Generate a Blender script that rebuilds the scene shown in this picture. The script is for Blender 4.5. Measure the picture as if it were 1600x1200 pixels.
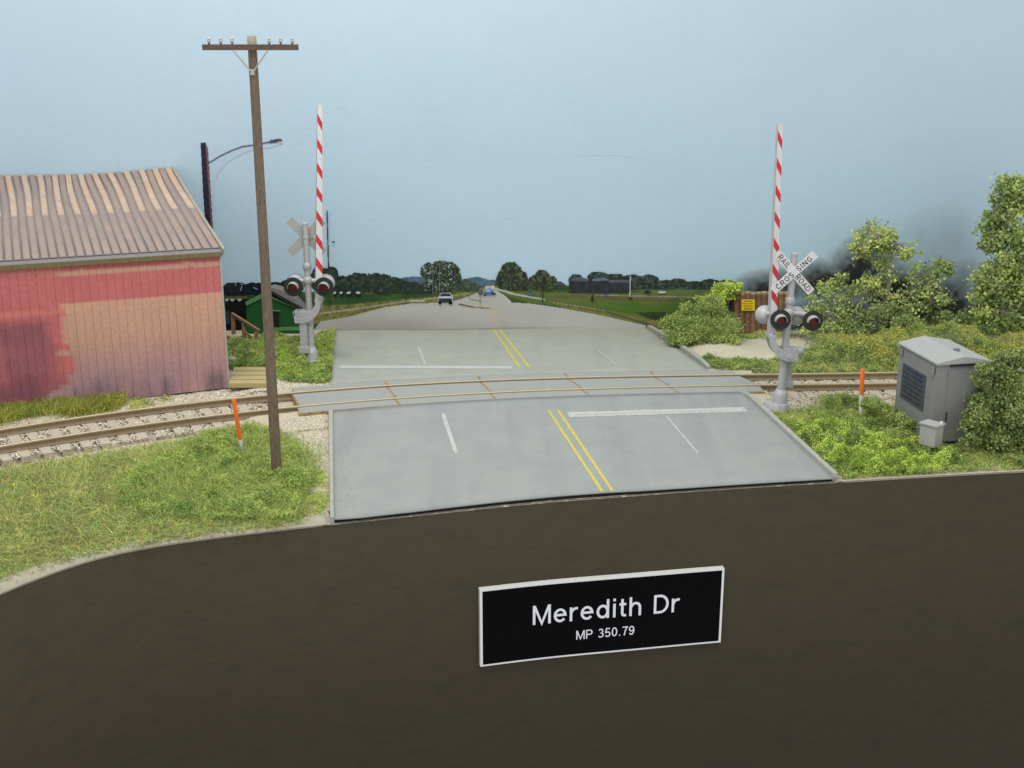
import bpy, bmesh, math, random
import numpy as np
from math import radians, sin, cos, pi, sqrt, atan2
from mathutils import Vector, Matrix

for o in list(bpy.data.objects): bpy.data.objects.remove(o)
SC = bpy.context.scene
COL = SC.collection
# ------------------------------------------------------------------ camera
PITCH = radians(15.5); F = 1800.0; H = 9.0
cd = bpy.data.cameras.new("camera"); cam = bpy.data.objects.new("camera", cd); COL.objects.link(cam)
cam.location = (0, 0, H); cam.rotation_euler = (pi/2 - PITCH, 0, 0)
cd.sensor_width = 36; cd.lens = 36*F/1600; cd.clip_end = 500; cd.clip_start = .1
SC.camera = cam
# ------------------------------------------------------------------ room light (an indoor layout: soft ceiling lamps, no sun)
w = bpy.data.worlds.new("World"); SC.world = w; w.use_nodes = True
w.node_tree.nodes["Background"].inputs[0].default_value = (.93, .96, 1, 1)
w.node_tree.nodes["Background"].inputs[1].default_value = .80
def area(name, loc, target, sx, sy, power, col):
    d = bpy.data.lights.new(name, 'AREA'); d.shape = 'RECTANGLE'; d.size = sx; d.size_y = sy; d.energy = power; d.color = col
    o = bpy.data.objects.new(name, d); COL.objects.link(o); o.location = loc
    o.rotation_euler = (Vector(target)-Vector(loc)).to_track_quat('-Z', 'Y').to_euler()
area("ceiling_lamp_main", (4, 8, 34), (-1, 31, 0), 18, 10, 4700, (1, .97, .92))
area("ceiling_lamp_far", (-8, 25, 30), (0, 37, 0), 18, 7, 5400, (1, .98, .95))
SC.view_settings.view_transform = 'Standard'; SC.view_settings.look = 'None'; SC.view_settings.exposure = 0.0; SC.view_settings.gamma = 1
SC.render.resolution_x = 1024; SC.render.resolution_y = 768

rng = np.random.default_rng(7); random.seed(7)
# ------------------------------------------------------------------ surveying helpers: photo point -> place in the scene
YB = 40.5                                  # the backdrop wall
def ray(px, py):
    u = (px-800)/F; v = (600-py)/F
    return np.array([u, cos(PITCH)+v*sin(PITCH), -sin(PITCH)+v*cos(PITCH)])
def G(px, py, z=0.):
    d = ray(px, py); t = (z-H)/d[2]; return np.array([d[0]*t, d[1]*t, z])
def W(px, py, Y):
    d = ray(px, py); t = Y/d[1]; return np.array([d[0]*t, Y, H+d[2]*t])
def hr(y): return -0.03*np.maximum(0, 30.5-y) - 0.02*np.maximum(0, y-34.5)
def P(px, py, dz=0.):
    z = 0.
    for _ in range(8):
        q = G(px, py, z+dz); z = float(hr(q[1]))
    return np.array([q[0], q[1], z+dz])
def zpx(y): return y*cos(PITCH)+4*sin(PITCH)     # camera depth (about) of a thing at distance y
# ------------------------------------------------------------------ object helpers
def tag(o, label=None, cat=None, group=None, kind=None):
    if label: o['label'] = label
    if cat: o['category'] = cat
    if group: o['group'] = group
    if kind: o['kind'] = kind
    return o
def empty(name, loc=(0,0,0), rz=0.):
    o = bpy.data.objects.new(name, None); COL.objects.link(o); o.location = loc; o.rotation_euler = (0,0,rz); return o
def link(name, me, mat=None, parent=None):
    o = bpy.data.objects.new(name, me); COL.objects.link(o)
    if mat is not None and not me.materials: me.materials.append(mat)
    if parent is not None: o.parent = parent
    return o
def npmesh(name, V, Fc, cols=None, smooth=False):
    V = np.asarray(V, float); Fc = np.asarray(Fc, int); n, k = Fc.shape
    me = bpy.data.meshes.new(name)
    me.vertices.add(len(V)); me.vertices.foreach_set("co", V.ravel())
    me.loops.add(n*k); me.loops.foreach_set("vertex_index", Fc.ravel())
    me.polygons.add(n); me.polygons.foreach_set("loop_start", np.arange(0, n*k, k)); me.polygons.foreach_set("loop_total", np.full(n, k))
    if smooth: me.polygons.foreach_set("use_smooth", np.ones(n, bool))
    me.update(calc_edges=True)
    if cols is not None:
        a = me.color_attributes.new("Col", 'FLOAT_COLOR', 'POINT')
        c = np.ones((len(V), 4)); c[:, :3] = cols; a.data.foreach_set("color", c.ravel())
    return me
class MB:
    """collects shapes that become ONE mesh"""
    def __init__(s): s.v = []; s.f = []
    def add(s, vs, fs):
        b = len(s.v); s.v += [tuple(map(float, q)) for q in vs]; s.f += [[b+i for i in f] for f in fs]; return s
    def box(s, c, size, R=None):
        c = Vector(c); hx, hy, hz = [q/2 for q in size]
        vs = [Vector((x, y, z)) for z in (-hz, hz) for x, y in ((-hx,-hy),(hx,-hy),(hx,hy),(-hx,hy))]
        if R is not None: vs = [R @ q for q in vs]
        return s.add([c+q for q in vs], [(3,2,1,0),(4,5,6,7),(0,1,5,4),(1,2,6,5),(2,3,7,6),(3,0,4,7)])
    def tube(s, pts, rad, n=10, cap=True):
        pts = [Vector(q) for q in pts]; b = len(s.v)
        if not hasattr(rad, '__len__'): rad = [rad]*len(pts)
        T = None
        for i, q in enumerate(pts):
            d = (pts[min(i+1, len(pts)-1)]-pts[max(i-1, 0)]).normalized()
            if T is None: T = d.orthogonal().normalized()
            T = (T - d*T.dot(d)); T = T.normalized() if T.length > 1e-5 else d.orthogonal().normalized()
            B = d.cross(T)
            for k in range(n):
                a = 2*pi*k/n; r = q+(T*cos(a)+B*sin(a))*rad[i]; s.v.append(tuple(r))
        for i in range(len(pts)-1):
            for k in range(n):
                s.f.append([b+i*n+k, b+i*n+(k+1) % n, b+(i+1)*n+(k+1) % n, b+(i+1)*n+k])
        if cap:
            s.f.append([b+k for k in range(n)][::-1]); s.f.append([b+(len(pts)-1)*n+k for k in range(n)])
        return s
    def prism(s, poly, a, b):
        """poly: list of 2D points, mapped by functions a(u,v) and b(u,v) to the two faces"""
        n = len(poly)
        return s.add([a(*q) for q in poly]+[b(*q) for q in poly], [list(range(n))[::-1], list(range(n, 2*n))]+[(i, (i+1) % n, n+(i+1) % n, n+i) for i in range(n)])
    def mesh(s, name, smooth=False, bevel=0.):
        me = bpy.data.meshes.new(name); me.from_pydata(s.v, [], s.f)
        bm = bmesh.new(); bm.from_mesh(me); bmesh.ops.recalc_face_normals(bm, faces=bm.faces)
        if bevel > 0: bmesh.ops.bevel(bm, geom=bm.edges[:], offset=bevel, segments=2, affect='EDGES', profile=.7, clamp_overlap=True)
        bm.to_mesh(me); bm.free()
        if smooth:
            me.polygons.foreach_set("use_smooth", np.ones(len(me.polygons), bool))
            try: me.set_sharp_from_angle(angle=radians(40))
            except Exception: pass
        me.update(); return me
    def build(s, name, mat, parent=None, smooth=False, bevel=0.):
        return link(name, s.mesh(name, smooth, bevel), mat, parent)
def _arc(cx, cy, rx, ry, a0, a1, n=14): return [(cx+rx*cos(radians(a0+(a1-a0)*i/n)), cy+ry*sin(radians(a0+(a1-a0)*i/n))) for i in range(n+1)]
GL = {  # centre lines of a plain sans alphabet: width, strokes (a closed one starts with 'o')
 'M': (.90, [[(.07,0),(.07,1)], [(.83,0),(.83,1)], [(.09,.97),(.45,.04),(.81,.97)]]),
 'e': (.66, [[(.08,.385),(.585,.385)]+_arc(.33,.365,.255,.30,8,322,20)[1:]]),
 'r': (.42, [[(.08,0),(.08,.73)], [(.09,.42),(.14,.55),(.22,.63),(.32,.665),(.42,.66)]]),
 'd': (.68, [['o']+_arc(.325,.365,.245,.30,0,342,19), [(.585,0),(.585,1)]]),
 'i': (.20, [[(.10,0),(.10,.73)], [(.10,.86),(.10,1)]]),
 't': (.38, [[(.17,.94),(.17,.20),(.20,.10),(.27,.065),(.37,.07)], [(.02,.665),(.36,.665)]]),
 'h': (.64, [[(.08,0),(.08,1)], [(.09,.44),(.15,.57),(.24,.65),(.35,.67),(.46,.63),(.53,.54),(.55,.42),(.55,0)]]),
 'D': (.78, [['o',(.08,.065),(.08,.935)]+_arc(.33,.5,.38,.435,90,-90,16)]),
 'P': (.70, [[(.08,0),(.08,.935)]+_arc(.40,.70,.24,.235,90,-90,12)+[(.09,.465)]]),
 'R': (.74, [[(.08,0),(.08,.935)]+_arc(.42,.71,.23,.225,90,-90,12)+[(.09,.485)], [(.40,.47),(.66,0)]]),
 'A': (.72, [[(.04,0),(.36,.97),(.68,0)], [(.15,.33),(.57,.33)]]),
 'I': (.22, [[(.11,0),(.11,1)]]), 'L': (.56, [[(.08,1),(.08,.065),(.52,.065)]]),
 'O': (.80, [['o']+_arc(.40,.5,.32,.435,0,345,23)]), 'C': (.76, [_arc(.40,.5,.32,.435,38,322,22)]),
 'S': (.68, [_arc(.34,.715,.245,.22,28,270,12)+_arc(.34,.28,.26,.215,90,-152,12)[1:]]),
 'N': (.76, [[(.08,0),(.08,1)], [(.68,0),(.68,1)], [(.10,.95),(.66,.05)]]),
 'G': (.80, [_arc(.40,.5,.32,.435,40,330,20)+[(.70,.44),(.42,.44)]]), 'W': (1.0, [[(.04,1),(.27,.03),(.5,.95),(.73,.03),(.96,1)]]),
 '3': (.60, [_arc(.29,.715,.20,.22,155,-78,12)+_arc(.29,.275,.24,.225,78,-155,12)]),
 '5': (.60, [[(.52,.935),(.16,.935),(.10,.50)]+_arc(.29,.305,.245,.25,135,-150,16)]),
 '0': (.60, [['o']+_arc(.30,.5,.235,.435,0,345,21)]), '.': (.26, [[(.12,0),(.12,.13)]]), '7': (.60, [[(.05,.935),(.54,.935),(.36,.55),(.24,0)]]),
 '9': (.60, [['o']+_arc(.295,.685,.225,.25,0,345,17), [(.525,.69),(.515,.40),(.44,.17),(.33,.065),(.19,.08),(.09,.22)]]), ' ': (.34, [])}
def text_mesh(txt, size, mat, place, name, parent, spacing=1.0, offset=0.0, wt=.125, depth=.0012):
    """flat lettering of drawn strokes, cap height = size, each vertex (x,y) put into the scene by place(x, y, d)"""
    gap_ = .13*spacing; tw = sum(GL[c][0]+gap_ for c in txt)-gap_; x0 = -tw/2; V = []; Fc = []; k = 0; h = wt/2
    for ch in txt:
        wd_, st = GL[ch]
        for s_ in st:
            closed = s_[0] == 'o'; q = [Vector((a, b)) for a, b in (s_[1:] if closed else s_)]; n = len(q); b0 = len(V); k += 1
            for i in range(n):
                a_ = (q[i]-q[i-1]).normalized() if (i > 0 or closed) else (q[1]-q[0]).normalized()
                b_ = (q[(i+1) % n]-q[i]).normalized() if (i < n-1 or closed) else a_
                na, nb_ = Vector((-a_.y, a_.x)), Vector((-b_.y, b_.x)); m_ = (na+nb_); m_ = m_.normalized() if m_.length > 1e-4 else na
                f = min(2.2, 1/max(.3, m_.dot(na)))
                for sg_ in (1, -1):
                    v = q[i]+m_*h*f*sg_; V.append(place((x0+v.x)*size, (v.y-.5)*size, depth*(1+k % 3)))
            for i in range(n if closed else n-1):
                j = (i+1) % n; Fc.append((b0+2*i, b0+2*i+1, b0+2*j+1, b0+2*j))
        x0 += wd_+gap_
    return link(name, npmesh(name, V, Fc), mat, parent)
# ------------------------------------------------------------------ colour and materials
def lin(c):
    c = np.asarray(c, float)/255.; return np.where(c <= .04045, c/12.92, ((c+.055)/1.055)**2.4)
def vnoise(x, y, s, seed=0):
    x = np.asarray(x, float)/s; y = np.asarray(y, float)/s
    xi = np.floor(x).astype(int); yi = np.floor(y).astype(int); fx = x-xi; fy = y-yi
    fx = fx*fx*(3-2*fx); fy = fy*fy*(3-2*fy)
    def h(a, b):
        n = (a*374761393 + b*668265263 + seed*974634777) & 0xffffffff
        n = ((n ^ (n >> 13))*1274126177) & 0xffffffff
        return ((n ^ (n >> 16)) & 0xffff)/65535.
    return (h(xi, yi)*(1-fx)+h(xi+1, yi)*fx)*(1-fy)+(h(xi, yi+1)*(1-fx)+h(xi+1, yi+1)*fx)*fy
def fbm(x, y, s, seed=0, o=4):
    r = 0; a = .5; t = 0
    for i in range(o): r = r+a*vnoise(x, y, s/2**i, seed+i*17); t += a; a *= .5
    return r/t
def mat(name, rgb, rough=.8, var=.08, scale=6., bump=0., bscale=30., attr=False, rgb2=None, spot=None, metal=0., detail=6, trans=0., stretch=None, spec=.3, aspect=None):
    m = bpy.data.materials.new(name); m.use_nodes = True; nt = m.node_tree; N = nt.nodes; L = nt.links
    bs = N["Principled BSDF"]; bs.inputs["Roughness"].default_value = rough; bs.inputs["Metallic"].default_value = metal
    bs.inputs["Specular IOR Level"].default_value = spec
    tc = N.new("ShaderNodeTexCoord"); src = tc.outputs["Object"]
    if stretch:
        mp = N.new("ShaderNodeMapping"); mp.inputs["Scale"].default_value = stretch; L.new(src, mp.inputs[0]); src = mp.outputs[0]
    if attr: a = N.new("ShaderNodeAttribute"); a.attribute_name = "Col"; base = a.outputs["Color"]
    else: r = N.new("ShaderNodeRGB"); r.outputs[0].default_value = (*lin(rgb), 1); base = r.outputs[0]
    def noise(sc, det=detail, ro=.6):
        n = N.new("ShaderNodeTexNoise"); n.inputs["Scale"].default_value = sc; n.inputs["Detail"].default_value = det; n.inputs["Roughness"].default_value = ro
        L.new(src, n.inputs["Vector"]); return n.outputs["Fac"]
    def ramp(x, lo, hi, a=0., b=1.):
        q = N.new("ShaderNodeMapRange"); q.inputs[1].default_value = lo; q.inputs[2].default_value = hi; q.inputs[3].default_value = a; q.inputs[4].default_value = b
        L.new(x, q.inputs[0]); return q.outputs[0]
    def mix(f, a, b, mode='MIX'):
        q = N.new("ShaderNodeMix"); q.data_type = 'RGBA'; q.blend_type = mode
        if isinstance(f, float): q.inputs[0].default_value = f
        else: L.new(f, q.inputs[0])
        L.new(a, q.inputs[6])
        if isinstance(b, tuple): q.inputs[7].default_value = b
        else: L.new(b, q.inputs[7])
        return q.outputs[2]
    if rgb2 is not None: base = mix(ramp(noise(scale*.6), .4, .6), base, (*lin(rgb2), 1))
    if var > 0:
        v = ramp(noise(scale), .25, .75, 1-var, 1+var)
        q = N.new("ShaderNodeVectorMath"); q.operation = 'SCALE'; L.new(base, q.inputs[0]); L.new(v, q.inputs[3]); base = q.outputs[0]
    for sp in (spot or []):                      # (scale, lo, hi, rgb, strength)
        base = mix(ramp(noise(sp[0], 4), sp[1], sp[2], 0, sp[4]), base, (*lin(sp[3]), 1))
    if aspect:                                   # (scale vector, lo, hi, rgb, strength): long streaks of wear
        for sv, lo_, hi_, c_, st_ in aspect:
            mp2 = N.new("ShaderNodeMapping"); mp2.inputs["Scale"].default_value = sv; mp2.inputs["Rotation"].default_value = (0, 0, radians(-7)); L.new(tc.outputs["Object"], mp2.inputs[0])
            nn = N.new("ShaderNodeTexNoise"); nn.inputs["Scale"].default_value = 1; nn.inputs["Detail"].default_value = 5; nn.inputs["Roughness"].default_value = .55; L.new(mp2.outputs[0], nn.inputs["Vector"])
            base = mix(ramp(nn.outputs["Fac"], lo_, hi_, 0, st_), base, (*lin(c_), 1))
    L.new(base, bs.inputs["Base Color"])
    if bump:
        b = N.new("ShaderNodeBump"); b.inputs["Strength"].default_value = min(1., bump); b.inputs["Distance"].default_value = .05*max(1., bump)
        L.new(noise(bscale, 5), b.inputs["Height"]); L.new(b.outputs[0], bs.inputs["Normal"])
    if trans:
        t = N.new("ShaderNodeBsdfTranslucent"); L.new(base, t.inputs[0]); ms = N.new("ShaderNodeMixShader"); ms.inputs[0].default_value = trans
        L.new(bs.outputs[0], ms.inputs[1]); L.new(t.outputs[0], ms.inputs[2]); L.new(ms.outputs[0], N["Material Output"].inputs[0])
    return m
M_conc = mat("road concrete", (146,149,145), .85, .06, .9, .15, 60, spot=[(14,.62,.72,(180,172,150),.35),(1.3,.45,.65,(140,143,142),.6),(40,.66,.74,(112,106,92),.5),(70,.64,.7,(170,170,164),.4)], aspect=[((1.1,.10,1),.50,.66,(130,133,133),.42),((2.6,.22,1),.56,.68,(154,157,154),.22)])
M_kerb = mat("kerb concrete", (160,162,152), .85, .1, 5, .25, 50, spot=[(9,.55,.7,(120,118,108),.5)])
M_panel = mat("crossing panel", (150,152,146), .8, .07, 4, .1, 50, spot=[(20,.6,.7,(120,120,118),.4)])
M_timber = mat("ochre timber", (166,136,90), .8, .18, 10, .2, 40, spot=[(6,.5,.62,(112,86,54),.6)])
M_rail = mat("weathered rail", (134,116,88), .55, .14, 12, .1, 60, spec=.5)
M_railtop = mat("rail head", (196,184,148), .35, .08, 12, 0, 60, metal=.2, spec=.5)
M_tie = mat("weathered tie", (186,175,158), .9, .15, 14, .5, 30, stretch=(1,5,1), spot=[(9,.55,.7,(192,180,156),.6)])
M_ground = mat("sandy ballast soil", (194,184,160), .95, .16, 9, .8, 30, spot=[(30,.55,.65,(222,210,184),.6),(22,.58,.7,(122,108,82),.5)])
M_stone = mat("ballast stone", (0,0,0), .9, .1, 40, 0, attr=True)
M_leaf = mat("foliage", (0,0,0), .8, .12, 8, 0, attr=True, trans=.3, spec=.15)
M_bark = mat("pale bark", (152,146,134), .9, .2, 14, .4, 40)
M_fascia = mat("olive fascia paint", (63,57,42), .8, .06, 3, .6, 11, stretch=(1,1,2.6), spot=[(1.6,.5,.75,(50,48,38),.6),(30,.72,.745,(120,112,96),.6)], spec=.22)
M_rim = mat("plaster rim", (164,158,138), .9, .1, 5, .3, 40)
M_seam = mat("glittery caulk strip", (104,100,90), .6, .2, 30, .8, 60, spot=[(50,.6,.68,(180,178,170),.8)])
M_dark = mat("dark gap", (40,36,30), .9, .2, 10)
M_wood = mat("weathered pole wood", (126,110,92), .85, .25, 8, .7, 22, stretch=(9,9,.7), spot=[(7,.52,.66,(86,70,58),.8),(12,.56,.66,(176,156,126),.7)])
M_woodpale = mat("pale end grain", (164,156,136), .9, .2, 12, .4, 40, stretch=(5,5,1))
M_arm = mat("crossarm wood", (104,88,76), .85, .25, 6, .5, 30, stretch=(1,8,8), spot=[(5,.55,.68,(66,60,58),.7)])
M_insul = mat("grey glass insulator", (166,164,154), .3, .1, 20, spec=.6)
M_silver = mat("aluminium paint", (172,172,172), .5, .1, 9, .2, 26, metal=.15, spot=[(16,.6,.72,(128,128,128),.55),(34,.68,.73,(226,226,224),.5)], spec=.5)
M_greyback = mat("grey board back", (160,160,154), .7, .07, 8, .1, 40)
M_board = mat("white crossbuck board", (208,206,204), .6, .06, 10, .05, 40, spot=[(12,.62,.74,(160,150,136),.6)])
M_letter = mat("black letters", (40,40,42), .6, .1, 10)
M_black = mat("black lamp shield", (38,40,38), .55, .15, 12, .15, 40, spec=.4)
M_lens = mat("red lens", (112,10,16), .3, .15, 30, spec=.35)
M_hood = mat("pale lamp visor", (168,172,162), .6, .1, 20)
M_pinkred = mat("red stripe", (196,52,58), .6, .12, 12)
M_orange = mat("orange marker paint", (226,112,40), .6, .1, 8)
M_white = mat("white marker paint", (216,218,214), .6, .06, 10)
M_box = mat("grey cabinet paint", (130,130,128), .7, .08, 4, .12, 40, spot=[(7,.6,.75,(118,118,116),.5)])
M_boxroof = mat("cabinet roof", (164,164,160), .7, .05, 4, .12, 40)
M_signwhite = mat("sign rim", (222,220,216), .5, .03, 10)
M_signblack = mat("sign face", (4,4,5), .6, .1, 5, spec=.06)
M_signletter = mat("sign letters", (222,222,226), .5, .02, 10)
M_yellow = mat("yellow notice", (226,196,30), .6, .08, 20)
M_plank = mat("brown fence board", (0,0,0), .9, .25, 9, .5, 30, attr=True, stretch=(5,5,1))
M_stair = mat("brown stair wood", (134,106,80), .85, .25, 10, .3, 30)
M_tanplank = mat("tan plank", (174,160,112), .85, .12, 7, .2, 30, stretch=(1,6,6))
M_print = mat("printed paper", (0,0,0), .85, 0, 5, 0, attr=True, spec=.12)
M_paint = mat("barn paint", (0,0,0), .8, .13, 11, .25, 50, attr=True, spec=.2)
M_olive = mat("olive trim board", (112,102,70), .8, .25, 10, .2, 40)
M_green = mat("green shed paint", (24,78,34), .6, .1, 6, .1, 40)
M_greenpale = mat("pale green trim", (80,130,80), .6, .1, 6)
M_greytin = mat("grey tin roof", (118,116,114), .6, .15, 10, .1, 40, stretch=(1,4,1))
M_blackmat = mat("near black", (20,22,20), .8, .2, 10)
M_ym = mat("yellow road paint", (190,180,84), .8, .14, 9, .1, 60, spot=[(26,.6,.68,(164,162,130),.6)])
M_wm = mat("white road paint", (180,182,176), .8, .06, 6, .1, 60, spot=[(16,.5,.66,(168,170,168),.7)])
M_wmfaint = mat("worn white road paint", (184,186,180), .8, .06, 6, .1, 60, spot=[(12,.45,.62,(164,165,160),.9)])
# ------------------------------------------------------------------ fascia curve y(x)
fpx = [(-140,1010),(-60,952),(0,918),(60,892),(150,870),(300,845),(430,831),(513,821),(600,812),(700,802),(875,783),(960,779),(1100,767),(1310,755),(1450,746),(1600,738),(1760,731)]
def PF(px, py):
    z = -.3
    for _ in range(8): q = G(px, py, z); z = float(hr(q[1]))-.12
    return q
fp = np.array([PF(a, b) for a, b in fpx]); fp = np.vstack([[fp[0,0]-6, fp[0,1]-5.5, 0], fp, [fp[-1,0]+8, fp[-1,1]+.9, 0]])
_fx = np.linspace(fp[0,0], fp[-1,0], 1200); _fy = np.interp(_fx, fp[:,0], fp[:,1]); _k = np.hanning(161); _k /= _k.sum()
_fy = np.convolve(np.pad(_fy, 80, mode='reflect', reflect_type='odd'), _k, mode='valid')
def yf(x): return np.interp(np.asarray(x, float), _fx, _fy)
# ------------------------------------------------------------------ track curves (rail heads at z = 0)
Bp = [(0,671),(100,660),(200,643),(300,629),(400,620),(462,612),(700,600),(960,589.5),(1147,585),(1360,584)]
Fp = [(0,699),(100,683),(200,667),(300,653),(400,644),(460,636),(700,619),(960,606),(1187,603),(1360,600)]
bb = np.array([G(*q) for q in Bp]); ff = np.array([G(*q) for q in Fp])
cB = np.polyfit(bb[:,0], bb[:,1], 3); cF = np.polyfit(ff[:,0], ff[:,1], 3)
def rail_b(x): return np.polyval(cB, x)
def rail_f(x): return np.polyval(cF, x)
def mid(x): return (rail_b(x)+rail_f(x))/2
# ------------------------------------------------------------------ road edges
def lerp_y(a, b, y): return a[0]+(b[0]-a[0])*(y-a[1])/(b[1]-a[1])
fl0, fl1 = P(513,640), P(517,812); fr0, fr1 = P(1165,612), P(1308,747)
bl0, bl1 = P(518,596), P(524,514); br0, br1 = P(1103,573), P(1006,508)
def road_l(y): return np.where(y < 31.5, lerp_y(fl0, fl1, y), lerp_y(bl0, bl1, y))
def road_r(y): return np.where(y < 32.6, lerp_y(fr0, fr1, y), lerp_y(br0, br1, y))
# ------------------------------------------------------------------ terrain
mounds = [(6.6,37.0,1.2,1.2,.25),(6.2,39.0,1.2,1.0,.3),(15.5,36.6,4.0,1.5,.45),(12.0,36.2,3.0,.9,.25),(18,38.5,5,2,.6),(-7.0,36.5,1.8,1.6,.22),(13.8,27.0,1.6,1.2,.2)]
def Tz(x, y):
    x = np.asarray(x, float); y = np.asarray(y, float)
    z = hr(y)-.05 + 0*x
    inroad = (x > road_l(y)-.02) & (x < road_r(y)+.02)
    d = np.abs(y-mid(np.clip(x, -15, 13)))
    bed = np.clip((3.2-d)/1.2, 0, 1)
    g = -.05*1 + .10*(fbm(x, y, 1.6, 3)-.5) - .13*bed
    for mx, my, sx, sy, a in mounds: g = g + a*np.exp(-((x-mx)/sx)**2-((y-my)/sy)**2)
    rd = np.clip(np.minimum(np.abs(x-road_l(y)), np.abs(x-road_r(y)-.1))/.9, 0, 1); g = np.where(y > 33.4, g*rd-.02*(1-rd), g)
    cx = np.clip((x+8.2)/.8, 0, 1)*np.clip((8.4-x)/.8, 0, 1)*(d > .9); g = g*(1-cx*(d < 2.6))+(-.005)*cx*(d < 2.6)
    edge = np.clip((y-yf(x))/.8, 0, 1)
    g = g*edge + (1-edge)*(-.03)
    z = np.where(inroad, z-.06, z+g)
    return np.where((d < 1.55) & ((x < -7.0) | (x > 7.35) | (d < .5)), np.minimum(z, -.195), z)
nx, ny = 420, 260
xs = np.linspace(-19, 20, nx); tt = np.linspace(0, 1, ny)
X = np.repeat(xs[:, None], ny, 1); Yg = yf(xs)[:, None]*(1-tt)+ (YB-.01)*tt
Z = Tz(X, Yg)
V = np.stack([X.ravel(), Yg.ravel(), Z.ravel()], 1)
ii = (np.arange(nx-1)[:, None]*ny+np.arange(ny-1)).ravel()
me = npmesh("ground", V, np.stack([ii, ii+ny, ii+ny+1, ii+1], 1), smooth=True)
tag(link("ground", me, M_ground), kind='structure')
# ------------------------------------------------------------------ fascia board, plaster rim
def strip(name, xa, xb, prof, m, kind=None, n=160, parent=None):
    """prof: list of (offset outwards, z) swept along the fascia curve between xa and xb"""
    xs = np.linspace(xa, xb, n); y = yf(xs); dy = np.gradient(y, xs); L = np.sqrt(1+dy*dy)
    nxn, nyn = dy/L, -1/L
    k = len(prof); V = np.array([[xs[i]+nxn[i]*o, y[i]+nyn[i]*o, z if not callable(z) else z(xs[i], y[i])] for i in range(n) for o, z in prof])
    Fc = [[i*k+j, (i+1)*k+j, (i+1)*k+(j+1) % k, i*k+(j+1) % k] for i in range(n-1) for j in range(k)]
    me = npmesh(name, V, Fc); bm = bmesh.new(); bm.from_mesh(me); bmesh.ops.holes_fill(bm, edges=[e for e in bm.edges if e.is_boundary]); bmesh.ops.recalc_face_normals(bm, faces=bm.faces); bm.to_mesh(me); bm.free()
    return link(name, me, m, parent)
T_ = lambda dz: (lambda x, y: float(hr(y))+dz)
fas = strip("fascia_board", -18.5, 19.8, [(0,-9),(0,T_(-.13)),(-.12,T_(-.13)),(-.12,-9)], M_fascia, n=260)
fas['label'] = "curved dark olive painted board along the front of the layout"; fas['category'] = "fascia board"
wv = lambda dz, k: (lambda x, y: float(hr(y))+dz+.008*sin(x*k)+.006*sin(x*k*2.7+1))
tag(strip("plaster_rim", -18.4, float(fl1[0])-.05, [(-.01,T_(-.128)),(-.015,T_(-.09)),(-.05,wv(-.05,3)),(-.30,wv(-.02,4)),(-.55,T_(-.05)),(-.55,T_(-.3)),(-.1,T_(-.3)),(-.1,T_(-.128))], M_rim, n=150), kind='structure')
tag(strip("plaster_rim", float(fr1[0])+.12, 19.6, [(-.01,T_(-.128)),(-.015,T_(-.10)),(-.05,wv(-.07,3)),(-.25,wv(-.04,4)),(-.35,T_(-.06)),(-.35,T_(-.3)),(-.1,T_(-.3)),(-.1,T_(-.128))], M_rim, n=90), kind='structure')
tag(strip("caulk_strip", float(fl1[0])-.15, float(fr1[0])+.2, [(-.005,T_(-.128)),(-.01,wv(-.105,9)),(-.06,wv(-.095,7)),(-.10,T_(-.128))], M_seam, n=260), kind='structure')
tag(strip("road_underside", float(fl1[0])+.02, float(fr1[0])-.02, [(-.11,T_(-.128)),(-.11,T_(-.045)),(-.6,T_(-.045)),(-.6,T_(-.128))], M_dark, n=120), kind='structure')
# ------------------------------------------------------------------ road slabs
def ribbon(name, near, far, m, thick=.07, parent=None, nu=60, nv=24, dz=0.):
    """slab between two ground polylines (near and far edge, left to right)"""
    near = np.array(near); far = np.array(far)
    def res(p):
        s = np.r_[0, np.cumsum(np.linalg.norm(np.diff(p[:, :2], axis=0), axis=1))]; u = np.linspace(0, s[-1], nu)
        return np.stack([np.interp(u, s, p[:, k]) for k in range(2)], 1)
    a, b = res(near), res(far); t = np.linspace(0, 1, nv)[:, None, None]
    g = a[None]*(1-t)+b[None]*t; z = hr(g[..., 1])+dz
    top = np.concatenate([g, z[..., None]], 2).reshape(-1, 3); bot = top.copy(); bot[:, 2] -= thick
    n = nu*nv; q = (np.arange(nv-1)[:, None]*nu+np.arange(nu-1)).ravel()
    f = [np.stack([q, q+1, q+nu+1, q+nu], 1), np.stack([q, q+nu, q+nu+1, q+1], 1)+n]
    ring = list(range(nu))+[nu*k+nu-1 for k in range(1, nv)]+[nu*(nv-1)+k for k in range(nu-2, -1, -1)]+[nu*k for k in range(nv-2, 0, -1)]
    f.append(np.array([[r, r+n, ring[(i+1) % len(ring)]+n, ring[(i+1) % len(ring)]] for i, r in enumerate(ring)]))
    return link(name, npmesh(name, np.vstack([top, bot]), np.vstack(f)), m, parent)
near = [P(a, b) for a, b in [(517,811),(560,808),(600,803.5),(650,798),(700,792),(790,782),(875,774),(950,768.5),(1000,766),(1075,761),(1150,756),(1230,751),(1308,746.5)]]
rowpt = lambda row, xs: [np.array([x, float(ylines[row](x)), 0.]) for x in xs]
ylines = {'ob': lambda x: rail_b(x)+.62, 'br': rail_b, 'fr': rail_f, 'of': lambda x: rail_f(x)-.66}
far = [q-np.array([0,.012,0]) for q in rowpt('of', np.linspace(P(513,644)[0], P(1166,613)[0], 14))]
road1 = tag(ribbon("road", near, far, M_conc, .032), kind='structure')
near = [q+np.array([0,.03,0]) for q in rowpt('ob', np.linspace(P(518,595)[0], P(1104,573.5)[0], 14))]
far = [P(a, b) for a, b in [(524,514),(700,514.5),(1006,508)]]
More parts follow.
